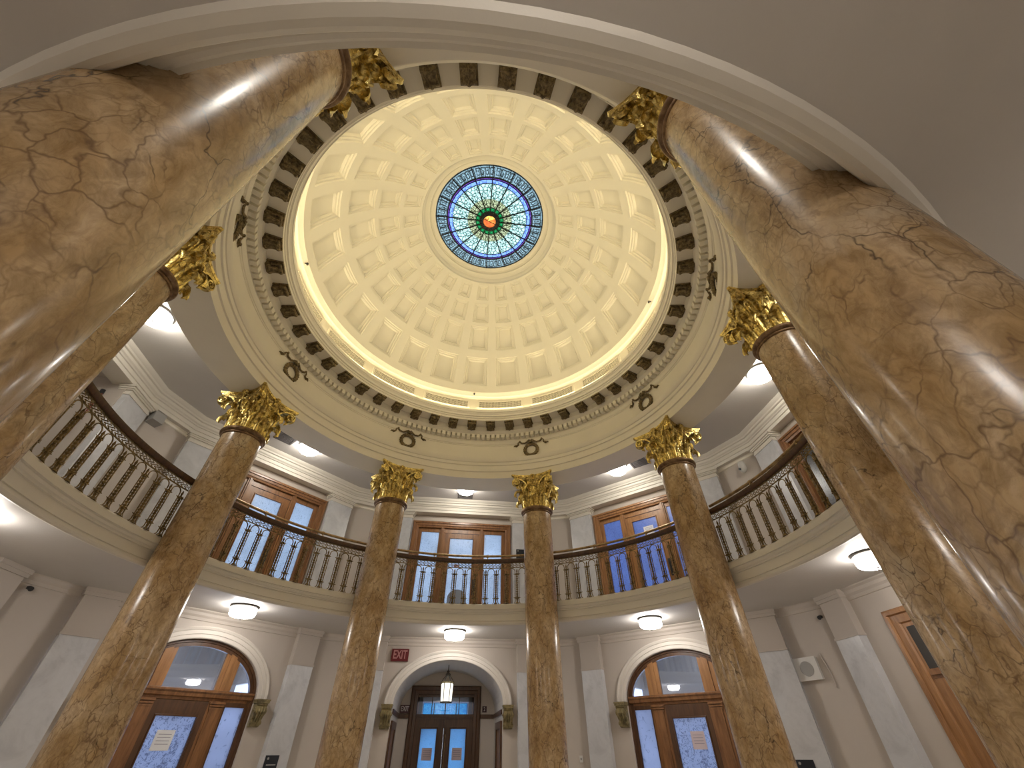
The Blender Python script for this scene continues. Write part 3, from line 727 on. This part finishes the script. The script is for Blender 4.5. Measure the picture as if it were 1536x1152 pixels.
# ------------------------------------------------------------ arched doors of the lower storey
def arched_door(a, num, mirror):
    y0 = .12
    d = struct_empty('door_%d' % num, bpt(a, 0, DW, 0), brot(a))
    # arched outer frame
    mb = MB(); e = [(-IA, 0), (-IA, SP)]+ell(IA, IB, SP, 32)[1:-1]+[(IA, SP), (IA, 0)]
    mb.sweep(e, [(0, .16), (0, .05), (-.05, .05), (-.06, .075), (-.125, .075), (-.125, .16)], XZ(0))
    obj('arched_frame', mb, m_wood_d, d, smooth=30)
    a2, b2 = IA-.10, IB-.10
    zat = lambda x: SP+b2*math.sqrt(max(0, 1-(x/a2)**2))
    for s_ in (-1, 1):
        x0, x1 = sorted((s_*.50, s_*.83))
        mb = MB(); n = 4; poly = [(x0, 2.40), (x1, 2.40)]+[(x1+(x0-x1)*i/n, zat(x1+(x0-x1)*i/n)+.02) for i in range(n+1)]
        mb.prism(poly, XZ(0), .085, .15)
        xm = (x0+x1)/2; mb.prism([(xm-.07, 2.42), (xm+.07, 2.42), (xm+.07, zat(xm+.07)), (xm-.07, zat(xm-.07))], XZ(0), .065, .085)
        obj('transom_post', mb, m_wood_l, d)
        poly = [(x0, 0), (x1, 0), (x1, 2.30), (x0, 2.30)]
        mb = MB().prism(poly, XZ(0), .085, .15); mb.box(x0+.05, x1-.05, .06, .085, .15, 2.16)
        for k in range(3): mb.box(x0+.03-.012*k, x1-.03+.012*k, .055-.012*k, .085, 2.16+.045*k, 2.19+.045*k)
        obj('door_pilaster', mb, m_wood, d)
        # side pane above and sidelight below
        p0, p1 = .84, a2+.0
        xs = [p0+(p1-p0)*i/10 for i in range(11)]
        poly = [(s_*p0, 2.46)]+[(s_*p1, 2.46)]+[(s_*x, zat(x)) for x in reversed(xs[:-1])]
        obj('transom_pane', MB().prism(poly, XZ(0), .11, .118), m_clear, d)
        g0, g1 = sorted((s_*.86, s_*1.27)); q0, q1 = sorted((s_*.83, s_*1.29))
        mb = MB().box(q0, g0, .09, .14, 0, 2.30).box(g1, q1, .09, .14, 0, 2.30).box(g0, g1, .09, .14, 2.21, 2.30).box(g0, g1, .09, .14, 0, .25)
        sf = obj('sidelight_frame', mb, m_wood_d, d); glass('sidelight_pane', g0, g1, .25, 2.21, .11, m_ls, sf)
    n = 12; poly = [(-.50, 2.48), (.50, 2.48)]+[(.5-i/n, zat(.5-i/n)) for i in range(n+1)]
    obj('transom_pane', MB().prism(poly, XZ(0), .11, .118), m_clear, d)
    mb = MB().sweep([(1.36, .12), (-1.36, .12)], [(0, 2.28), (.03, 2.29), (.04, 2.33), (.075, 2.35), (.085, 2.40), (.11, 2.43), (.11, 2.46), (.02, 2.48), (-.04, 2.48), (-.04, 2.28)], lambda x, y, v: (x, y, v))
    obj('transom_bar', mb, m_wood, d)
    mb = MB(); mb.box(-.50, -.37, .09, .14, .01, 2.28).box(.37, .50, .09, .14, .01, 2.28).box(-.37, .37, .09, .14, 2.03, 2.28).box(-.37, .37, .09, .14, .01, .5)
    frame_rect(mb, -.37, .37, .5, 2.03, [(0, .09), (0, .07), (.02, .07), (.03, .09)], 0)
    lf = obj('door_leaf', mb, m_wood_d, d); glass('door_pane', -.37, .37, .5, 2.03, .11, m_lg, lf)
    return d
arched_door(135, 6, False); arched_door(45, 7, True)
# corridors seen through the transoms of the arched doors
for a, sd in ((135, 'left'), (45, 'right')):
    struct('ceiling_corridor_'+sd, MB().box(-2.4, 2.4, DW+.2, DW+3.4, 3.80, 3.829).box(-2.3, 2.3, DW+1.5, DW+1.8, 3.45, 3.8), m_ceil, brot(a))
    struct('wall_corridor_'+sd, MB().box(-2.4, 2.4, DW+3.4, DW+3.5, 2.5, 3.83), m_ceil, brot(a))
    for s_ in (-1, 1): struct('wall_corridor_end_'+sd, MB().box(min(s_*2.3, s_*2.4), max(s_*2.3, s_*2.4), DW+.2, DW+3.4, 2.9, 3.8), m_ceil, brot(a))

# door with oak casing in the right lower bay
d8 = struct_empty('door_8', bpt(0, 0, DW, 0), brot(0))
mb = MB(); frame_rect(mb, -1.34, 1.34, 0, 3.31, [(0, .02), (0, -.05), (-.03, -.08), (-.08, -.08), (-.10, -.045), (-.21, -.04), (-.23, -.01), (-.28, -.01), (-.28, .02)], 0)
obj('casing', mb, m_wood_l, d8)
mb = MB().box(-1.06, 1.06, -.03, -.001, 2.32, 2.44).box(-1.06, 1.06, -.055, -.03, 2.36, 2.41); obj('transom_bar', mb, m_wood, d8)
obj('transom_panel', MB().box(-1.06, 1.06, -.008, -.001, 2.44, 3.03), m_dark, d8)
for s_ in (-1, 1):
    x0, x1 = sorted((s_*.01, s_*1.05))
    mb = MB().box(x0, x1, -.02, -.001, .01, 2.32); mb.box(x0+.15, x1-.15, -.035, -.02, .3, 1.0); mb.box(x0+.15, x1-.15, -.035, -.02, 1.2, 2.15)
    obj('door_leaf', mb, m_wood_l, d8)

# corbels under the arch mouldings
def corbel_mesh(s_):
    mb = MB(); pr = [(.02, 0), (-.20, 0), (-.20, -.045), (-.18, -.06), (-.18, -.10), (-.165, -.12), (-.185, -.16), (-.19, -.21), (-.17, -.26), (-.13, -.30), (-.10, -.35), (-.105, -.40), (-.08, -.45), (-.04, -.47), (.02, -.48)]
    mb.prism(pr, lambda y, z, v: (v, y, z), -.115, .115)
    mb.box(-.14, .14, -.215, .02, -.03, .0); mb.box(-.13, .13, -.205, .02, -.07, -.03)
    for q in (-1, 1):
        mb.tube([(q*.10, -.125, -.20), (q*.135, -.125, -.20)], .058, 12); mb.tube([(q*.13, -.125, -.20), (q*.15, -.125, -.20)], .026, 8)
        mb.tube([(q*.10, -.075, -.40), (q*.13, -.075, -.40)], .034, 10)
    for q in (-1, 0, 1): mb.tube([(q*.05, -.185, -.13), (q*.05, -.205, -.21), (q*.045, -.15, -.30), (q*.04, -.12, -.38), (q*.03, -.09, -.46)], [.014, .022, .02, .018, .008], 6)
    return mb.mesh('corbel', m_corbel, 30)
cme = corbel_mesh(1)
for a, nm in ((90, 'back entrance arch'), (135, 'back left arched door'), (45, 'back right arched door')):
    for s_, sd in ((-1, 'left'), (1, 'right')):
        link('corbel', cme, None, bpt(a, s_*1.52, DW, SP), brot(a), label='olive gilt scroll corbel at the %s foot of the %s' % (sd, nm), category='corbel', kind='thing', group='scroll corbels under the arches')

# ------------------------------------------------------------ vaulted entrance vestibule behind the back arch
VB = 9.7
mb = MB(); e = ell(IA, IB, SP, 28)
for (x0, z0), (x1, z1) in zip(e, e[1:]): mb.add([(x0, DW, z0), (x1, DW, z1), (x1, VB, z1), (x0, VB, z0)], [(0, 1, 2, 3)])
for s_ in (-1, 1): mb.add([(s_*IA, DW, 0), (s_*IA, VB, 0), (s_*IA, VB, SP), (s_*IA, DW, SP)], [(0, 1, 2, 3)])
struct('ceiling_vestibule', mb, m_ceil, smooth=30)
mb = MB(); dx0, dx1, dzt = -1.02, .90, 2.92
mb.box(-1.45, dx0, VB, VB+.15, 0, 3.5).box(dx1, 1.45, VB, VB+.15, 0, 3.5).box(dx0, dx1, VB, VB+.15, dzt, 3.5)
struct('wall_vestibule', mb, m_wall)
tr = struct('trim_3', MB().box(-1.40, dx0, VB-.03, VB, 2.20, 2.30).box(dx1, 1.40, VB-.03, VB, 2.20, 2.30).box(-1.40, -1.37, DW+.15, VB-.03, 2.20, 2.30).box(1.37, 1.40, DW+.15, VB-.03, 2.20, 2.30), m_wood_d)
# side doors in the vestibule
for k, s_ in enumerate((-1, 1)):
    dd = struct_empty('door_%d' % (9+k), (s_*IA, 8.25, 0), 0)
    x0, x1 = sorted((0, -s_*.05)); mb = MB().box(x0, x1, -.62, -.47, 0, 1.92).box(x0, x1, .47, .62, 0, 1.92).box(x0, x1, -.62, .62, 1.92, 2.07)
    obj('casing', mb, m_wood_d, dd); x0, x1 = sorted((0, -s_*.02)); obj('door_leaf', MB().box(x0, x1, -.47, .47, .01, 1.92), m_wood, dd)
d11 = struct_empty('door_11', (-.06, VB, 0), 0)
mb = MB(); frame_rect(mb, -1.04, 1.04, 0, 2.97, [(0, .1), (0, -.05), (-.03, -.07), (-.10, -.07), (-.12, -.04), (-.20, -.03), (-.21, .0), (-.21, .1)], 0)
obj('casing', mb, m_wood_d, d11)
mb = MB().box(-.83, .83, -.02, .1, 2.20, 2.30).box(-.83, .83, -.045, -.02, 2.23, 2.29); obj('transom_bar', mb, m_wood_d, d11)
for k in range(4):
    x0 = -.80+.4*k; obj('transom_pane', MB().box(x0+.012, x0+.388, .04, .046, 2.31, 2.70), m_clear2, d11)
    if k: obj('glazing_bar', MB().box(x0-.012, x0+.012, .02, .06, 2.30, 2.72), m_wood_d, d11)
obj('transom_head', MB().box(-.83, .83, 0, .1, 2.70, 2.78), m_wood_d, d11)
for s_ in (-1, 1):
    x0, x1 = sorted((s_*.001, s_*.83)); g0, g1 = sorted((s_*.20, s_*.64))
    mb = MB().box(x0, g0, .01, .06, .01, 2.20).box(g1, x1, .01, .06, .01, 2.20).box(g0, g1, .01, .06, 1.97, 2.20).box(g0, g1, .01, .06, .01, .7)
    frame_rect(mb, g0, g1, .7, 1.97, [(0, .01), (0, -.008), (.02, -.008), (.03, .01)], 0)
    lf = obj('door_leaf', mb, m_wood_d, d11); glass('door_pane', g0, g1, .7, 1.97, .03, m_vest, lf)
    if s_ == 1: obj('pull_bar', MB().tube([(.06, -.03, 1.0), (.06, -.03, 1.85)], .008, 6), m_brass, lf)
# outer porch reveal seen through the transom
struct('wall_porch', MB().box(-1.6, -.74, VB+.16, VB+.75, 0, 3.3).box(.62, 1.5, VB+.16, VB+.75, 0, 3.3).box(-1.6, 1.5, VB+.16, VB+.75, 2.60, 3.3), mat('pink white plaster', (.72, .62, .66), .6))

pf = struct_empty('sky_stand_in', (-.06, VB+.74, 0))  # added panes: block the bright sky, coloured like sky and trees beyond
for k in range(4): obj('sky_stand_in_pane', MB().box(-.68+.34*k+.01, -.34+.34*k-.01, 0, .01, 2.0, 2.60), m_sky_pane, pf)
for k in range(5): obj('glazing_bar', MB().box(-.69+.34*k, -.67+.34*k, -.01, .02, 2.0, 2.60), m_wood_d, pf)

# ------------------------------------------------------------ balustrades between the columns
ZB = 4.225; RB = 5.46
bl = MB()
def lathe_at(mb, prof, x, n=6): mb.lathe(prof, n, cx=x)
zt = 5.085-ZB
prof = [(.0, 0), (.030, .0), (.030, .02), (.016, .05), (.024, .09), (.014, .12)]
z = .15
while z < zt-.20: prof += [(.017, z), (.029, z+.022), (.017, z+.044)]; z += .052
prof += [(.014, zt-.19), (.02, zt-.15), (.013, zt-.12), (.022, zt-.09), (.010, zt-.05), (.001, zt-.03)]
lathe_at(bl, prof, 0, 6)
for s_ in (-1, 1):
    bl.tube([(s_*.085, 0, .004), (s_*.068, 0, .012), (s_*.050, 0, .05), (s_*.048, 0, .12), (s_*.048, 0, zt-.13)], .0105, 5)
for zc in (.125, zt-.17):
    for k in range(8):
        a = 2*pi*k/8; r_ = .088 if k % 2 == 0 else .06
        bl.tube([(0, 0, zc), (r_*cos(a)*1.0, r_*sin(a)*.7, zc+.012)], [.020, .005], 4)
    bl.tube([(0, 0, zc-.018), (0, 0, zc+.018)], .032, 8)
bl.tube([(0, 0, .0), (0, 0, .035)], [.05, .03], 8)
bal_me = bl.mesh('baluster', m_iron, 40)
SPC = 2.85
ho = MB(); hs = RB*R(SPC)/2-.048
ho.tube([(-hs, 0, zt-.14), (-hs, 0, zt-.10)]+[(-hs*cos(pi*i/10), 0, zt-.10+.085*sin(pi*i/10)) for i in range(1, 10)]+[(hs, 0, zt-.10), (hs, 0, zt-.14)], .0105, 5)
hoop_me = ho.mesh('hoop', m_iron, 40)
HA = R(19.35)
def arcring(prof, n=30): return MB().lathe(prof, n, pi/2-HA, pi/2+HA, closed=True).shift(0, -RB, -ZB)
rail_me = arcring([(5.405, 5.225), (5.42, 5.212), (5.50, 5.212), (5.515, 5.225), (5.525, 5.27), (5.52, 5.30), (5.49, 5.315), (5.43, 5.315), (5.40, 5.30), (5.395, 5.27)]).mesh('handrail', m_wood_d, 50)
tube_me = arcring([(5.50+.030*cos(q), 5.405+.030*sin(q)) for q in [2*pi*k/8 for k in range(8)]]).mesh('tube_rail', m_brass, 60)
bars_me = arcring([(5.45, 5.08), (5.47, 5.08), (5.47, 5.096), (5.45, 5.096)]).mesh('lower_bar', m_iron)
bars2_me = arcring([(5.445, 5.198), (5.475, 5.198), (5.475, 5.212), (5.445, 5.212)]).mesh('upper_bar', m_iron)
sw = MB(); n_s = 41
for k in range(n_s):
    a0 = -HA+2*HA*(k+.5)/n_s; pts = []
    for i in range(9):
        t = -1+2*i/8; x = .040*sin(t*pi*.95)*1.0+.012*t; zz = 5.147-ZB+.046*t
        aa = a0+x/RB; pts.append((RB*sin(aa), RB*cos(aa)-RB, zz))
    sw.tube(pts, .0085, 4)
    for s_ in (-1, 1):
        aa = a0+s_*.026/RB; sw.tube([(RB*sin(aa), RB*cos(aa)-RB-.004, 5.147-ZB-s_*.02), (RB*sin(aa), RB*cos(aa)-RB+.004, 5.147-ZB-s_*.02)], .012, 5)
sw_me = sw.mesh('scroll_band', m_iron, 60)
br_ = MB().tube([(0, 0, 5.31-ZB), (0, .02, 5.35-ZB), (0, .03, 5.375-ZB)], [.022, .014, .02], 8)
br_.lathe([(.0, 5.30-ZB), (.034, 5.312-ZB), (.02, 5.33-ZB)], 10)
br_.tube([(-.025, .04, 5.405-ZB), (.025, .04, 5.405-ZB)], .040, 10)
br_me = br_.mesh('rail_bracket', m_brass, 50)
BALS = [(90, 'curved gallery railing section above the back entrance, between the two back columns'),
        (135, 'curved gallery railing section in front of the back left gallery door'),
        (45, 'curved gallery railing section in front of the blue back right gallery door'),
        (180, 'curved gallery railing section before the open passage at far left'),
        (0, 'curved gallery railing section at far right with security camera above'),
        (225, 'curved gallery railing section hidden behind the huge left column'),
        (315, 'curved gallery railing section hidden behind the huge right column')]
for a, lab in BALS:
    b = thing('balustrade', lab, 'railing', bpt(a, 0, RB, ZB), brot(a), 'gallery railing sections between columns')
    link('handrail', rail_me, b, label='dark wooden handrail'); 
    if a != 180: link('tube_rail', tube_me, b, label='slim brass tube rail')
    link('lower_bar', bars_me, b); link('upper_bar', bars2_me, b)
    link('scroll_band', sw_me, b, kind='stuff')
    for k in range(14):
        q = R((k-6.5)*SPC); link('baluster', bal_me, b, (RB*sin(q), RB*cos(q)-RB, 0), -q)
        if k < 13:
            q = R((k-6)*SPC); link('hoop', hoop_me, b, (RB*sin(q), RB*cos(q)-RB, 0), -q)
    for s_ in (-1, 1) if a != 180 else ():
        q = R(s_*7.4); link('rail_bracket', br_me, b, (RB*sin(q), RB*cos(q)-RB, 0), -q)

# ------------------------------------------------------------ lamps
def lamp_meshes(m_):
    rim = MB().lathe([(.001, 0), (.275, 0), (.285, -.012), (.28, -.03), (.265, -.042), (.25, -.045), (.001, -.045)], 32).mesh('rim', m_steel, 35)
    sh = MB().lathe([(.258, -.040), (.262, -.065), (.262, -.075), (.254, -.08), (.254, -.15), (.245, -.175), (.215, -.20), (.14, -.213), (.001, -.217)], 32).mesh('glass_shade', m_, 35)
    fi = MB().lathe([(.001, -.21), (.022, -.213), (.024, -.222), (.010, -.23), (.014, -.245), (.008, -.262), (.001, -.268)], 10).mesh('finial', m_steel, 40)
    return rim, sh, fi
LU, LL, LD = lamp_meshes(m_lamp_up), lamp_meshes(m_lamp_lo), lamp_meshes(m_lamp_dim)
WHERE = {90: 'over the back bay', 135: 'over the back left bay', 45: 'over the back right bay', 180: 'over the left bay', 0: 'over the right bay', 225: 'hidden over the front left bay', 315: 'hidden over the front right bay', 270: 'hidden above the photographer in the front bay'}
for a in BAYS:
    for nm, Rl, z, ms, lv in (('ceiling_lamp', 6.28, ZU, LU, 'white drum ceiling lamp of the upper gallery '), ('ceiling_lamp', 6.42, ZC, LL, 'white drum ceiling lamp under the gallery ')):
        if z == ZC and a in (225, 270, 315): Rl = 7.18
        l = thing(nm, lv+WHERE[a], 'lamp', bpt(a, 0, Rl, z), brot(a), 'drum ceiling lamps')
        for n_, me in zip(('rim', 'glass_shade', 'finial'), ms): link(n_, me, l)
for a, lab in ((135, 'small round lamp seen through the transom of the back left arched door'), (45, 'small round lamp seen through the transom of the back right arched door')):
    l = thing('corridor_lamp', lab, 'lamp', bpt(a, -.1 if a == 135 else -.15, DW+2.7, 3.80), brot(a), 'corridor lamps')
    for n_, me in zip(('rim', 'glass_shade', 'finial'), LD): link(n_, me, l)
l = thing('corridor_lamp', 'small round lamp hidden inside the left gallery passage', 'lamp', bpt(180, .5, 9.2, 7.6), brot(180), 'corridor lamps')
for n_, me in zip(('rim', 'glass_shade', 'finial'), LD): link(n_, me, l)
# ceiling registers beside two upper lamps
for a, t, lab in ((135, -.62, 'dark square air register beside the back left gallery lamp'), (45, .62, 'dark square air register beside the back right gallery lamp'), (90, 0, 'dark square air register behind the back gallery lamp')):
    g = thing('air_register', lab, 'vent', bpt(a, t, 6.42 if t else 6.82, ZU), brot(a), 'ceiling air registers')
    fr_ = MB().box(-.25, .25, -.25, -.20, -.02, 0).box(-.25, .25, .20, .25, -.02, 0).box(-.25, -.20, -.2, .2, -.02, 0).box(.20, .25, -.2, .2, -.02, 0)
    obj('frame', fr_, m_register, g); obj('backing', MB().box(-.2, .2, -.2, .2, -.006, -.001), m_dark, g)
    sl = MB().box(-.2, .2, -.012, .012, -.016, -.006).mesh('slat', m_register)
    for k in range(7): link('slat', sl, g, (0, -.165+.055*k, 0))
# lantern
ln = thing('lantern', 'glowing glass lantern hanging on a rod in the back entrance vault', 'lantern', (-.07, 8.2, 2.46), 0)
obj('glass_body', MB().lathe([(.001, .02), (.135, .02), (.15, .04), (.165, .40), (.14, .43), (.001, .43)], 6), m_lantern, ln)
for k in range(6):
    a = 2*pi*k/6; obj('post', MB().tube([(.142*cos(a), .142*sin(a), 0), (.17*cos(a), .17*sin(a), .44)], .009, 6), m_steel, ln)
obj('top_ring', MB().lathe([(.15, .425), (.185, .425), (.185, .455), (.15, .46)], 24, closed=True), m_corbel, ln); obj('bottom_ring', MB().lathe([(.12, 0), (.155, 0), (.16, .025), (.12, .03)], 24, closed=True), m_steel, ln)
for k in range(6):
    a = 2*pi*k/6; obj('crown_arm', MB().tube([(.165*cos(a), .165*sin(a), .45), (.12*cos(a), .12*sin(a), .53), (.05*cos(a), .05*sin(a), .60), (.045*cos(a), .045*sin(a), .66)], .010, 5), m_steel, ln)
obj('crown_cup', MB().lathe([(.001, .58), (.06, .60), (.075, .63), (.03, .68), (.045, .70), (.001, .74)], 12), m_steel, ln)
obj('rod', MB().tube([(0, 0, .70), (0, 0, .85)], .012, 8), m_steel, ln)

# ------------------------------------------------------------ small things on the walls
def sign_box(o, wdt, h, th, m_): return obj('panel', MB().box(-wdt/2, wdt/2, -th, 0, 0, h), m_, o)
s = thing('exit_sign', 'red EXIT sign on the wall above the left side of the back arch', 'sign', (-1.40, DW, 3.28), 0)
sign_box(s, .45, .28, .06, m_red); link('lettering', text_mesh('EXIT', .27, .004, .66, m_letter), s, (0, -.062, .14))
s = thing('exit_sign', 'dark maroon EXIT sign inside the vestibule beside the entrance door frame', 'sign', (-1.235, VB, 2.315), 0)
sign_box(s, .275, .19, .035, m_maroon); link('lettering', text_mesh('EXIT', .165, .003, .68, m_letter_w), s, (0, -.037, .10))
s = thing('number_sign', 'small dark sign with white 2 right of the entrance door frame', 'sign', (1.10, VB, 2.345), 0)
sign_box(s, .13, .145, .02, m_maroon); link('lettering', text_mesh('2', .13, .003, .8, m_letter_w), s, (0, -.022, .072))
CD = DW*cos(R(22.5))+HW*sin(R(22.5))+.06
sp = thing('loudspeaker', 'square white loudspeaker with round grey cloth on the lower right corner wall', 'loudspeaker', bpt(22.5, -.31, CD, 2.53), brot(22.5))
obj('cabinet', MB().prism([(-.22, 0), (.22, 0), (.22, .36), (-.22, .36)], XZ(0), -.08, 0), m_whitep, sp)
obj('bezel', MB().prism([(-.235, -.012), (.235, -.012), (.235, .372), (-.235, .372)], XZ(0), -.09, -.075), m_whitep, sp)
obj('cone_cloth', MB().prism([(.135*cos(q), .18+.125*sin(q)) for q in [2*pi*k/28 for k in range(28)]], XZ(0), -.096, -.088), m_greyp, sp)
obj('conduit', MB().tube([(.32, -.02, .40), (.38, -.02, .10), (.38, -.02, -.15)], .012, 6), m_wall, thing('cable_cover', 'thin painted cable cover beside the white loudspeaker', 'cable', bpt(22.5, -.31, CD, 2.53), brot(22.5)))
sc_ = thing('security_camera', 'white security camera on the upper corner wall over the right railing', 'camera', bpt(22.5, .13, CD, 7.1), brot(22.5))
obj('mount', MB().box(-.06, .06, -.04, 0, -.02, .16), m_whitep, sc_)
obj('housing', MB().tube([(0, -.10, .19), (0, -.10, .17), (0, -.10, .12), (0, -.105, -.02), (0, -.11, -.09), (0, -.11, -.125)], [.03, .075, .092, .092, .07, .025], 16), m_whitep, sc_, smooth=60)
obj('lens', MB().tube([(-.03, -.17, -.03), (-.04, -.215, -.04)], [.034, .030], 12), m_black, sc_)
us = thing('loudspeaker', 'grey wedge loudspeaker high on the upper left corner wall', 'loudspeaker', bpt(157.5, -.24, CD, 7.12), brot(157.5))
obj('cabinet', MB().prism([(0, 0), (-.20, .05), (-.16, .30), (0, .30)], lambda y, z, v: (v, y, z), -.13, .13), m_greyp, us)
obj('bracket', MB().box(-.03, .03, -.06, 0, .29, .36), m_steel, us)
for a, t, z, lab in ((22.5, .36, 3.53, 'tiny black sensor near the ceiling above the white loudspeaker wall'), (157.5, -.28, 3.62, 'tiny black sensor near the ceiling on the lower left corner wall')):
    q = thing('wall_sensor', lab, 'sensor', bpt(a, t, CD, z), brot(a), 'black wall sensors')
    obj('bracket', MB().box(-.02, .02, -.05, 0, -.02, .02), m_black, q); obj('eye', MB().tube([(0, -.04, .0), (0, -.11, -.03)], [.03, .038], 10), m_black, q)
th = thing('thermostat', 'small white thermostat on the wall low beside the right back column', 'thermostat', bpt(67.5, .28, CD, 1.28), brot(67.5))
obj('case', MB().box(-.04, .04, -.03, 0, 0, .12), m_whitep, th); obj('dial', MB().tube([(0, -.03, .06), (0, -.038, .06)], .022, 12), m_greyp, th)
for a, t, z, d_, hh, lab in ((135, 2.10, 1.16, DW-.16, .28, 'dark plaque on the marble pilaster right of the back left arched door'), (45, 2.07, 1.10, DW-.16, .25, 'dark plaque on the pilaster behind the right column foot'), (90, 1.92, 6.0, DW-.12, .33, 'dark plaque on the upper pilaster beside the right back column')):
    q = thing('wall_plaque', lab, 'plaque', bpt(a, t, d_, z), brot(a), 'dark wall plaques')
    obj('plate', MB().box(-.15, .15, -.015, 0, 0, hh), m_plaque, q)
    obj('emblem', MB().tube([(-.09, -.015, hh-.05), (-.09, -.019, hh-.05)], .022, 10), m_greyp, q)
    obj('text_line', MB().box(-.10, .11, -.019, -.015, hh*.42, hh*.42+.022), m_greyp, q)
# paper notices on door glass
def notice(a, x, d_, z, w_, h_, lab, m_=None):
    q = thing('notice', lab, 'notice', bpt(a, x, d_, z), brot(a), 'paper notices on door glass')
    obj('sheet', MB().box(-w_/2, w_/2, -.003, 0, 0, h_), m_ or m_paper, q)
    ln_ = MB().box(-w_*.36, w_*.36, -.0045, -.003, 0, .008).mesh('text_line', m_ink)
    for k in range(4): link('text_line', ln_, q, (0, 0, h_*(.78-.16*k)))
notice(135, -.06, DW+.107, 1.52, .32, .30, 'white sheet taped to the etched glass of the back left arched door')
notice(45, .10, DW+.107, 1.50, .30, .30, 'pinkish white sheet on the etched glass of the back right arched door', m_pinkpaper)
notice(45, .08, DW+.097, 6.20, .30, .24, 'white sheet on the glass of the blue upper back right door')
notice(90, -.48, VB+.028, 1.30, .28, .26, 'pale pink notice on the left leaf of the entrance doors', m_pinkpaper)
notice(90, .36, VB+.028, 1.30, .28, .26, 'pale pink notice on the right leaf of the entrance doors', m_pinkpaper)
notice(90, -.10, DW+.097, 5.78, .16, .08, 'small red and white sticker on the middle gallery door glass', m_letter)
# tub chair on the gallery, its rounded back before the middle door
ch = thing('tub_chair', 'blue grey chair with rounded back before the middle gallery door', 'chair', (-.02, 7.0, ZF), 0)
mb = MB(); n = 14; o_ = [(-.27, .40)]+[(.27*cos(pi-pi*i/n), .52+.24*sin(pi*i/n)) for i in range(n+1)]+[(.27, .40)]
mb.prism(o_, XZ(0), -.05, .05); obj('backrest', mb, m_chair, ch, smooth=40)
obj('seat', MB().prism([(-.26, 0), (.26, 0), (.26, .42), (-.26, .42)], XY, .36, .45), m_chair, ch)
for sx in (-.22, .22):
    for y in (.04, .38): obj('leg', MB().tube([(sx, y, 0), (sx*.95, y, .36)], [.014, .02], 8), m_wood_d, ch)
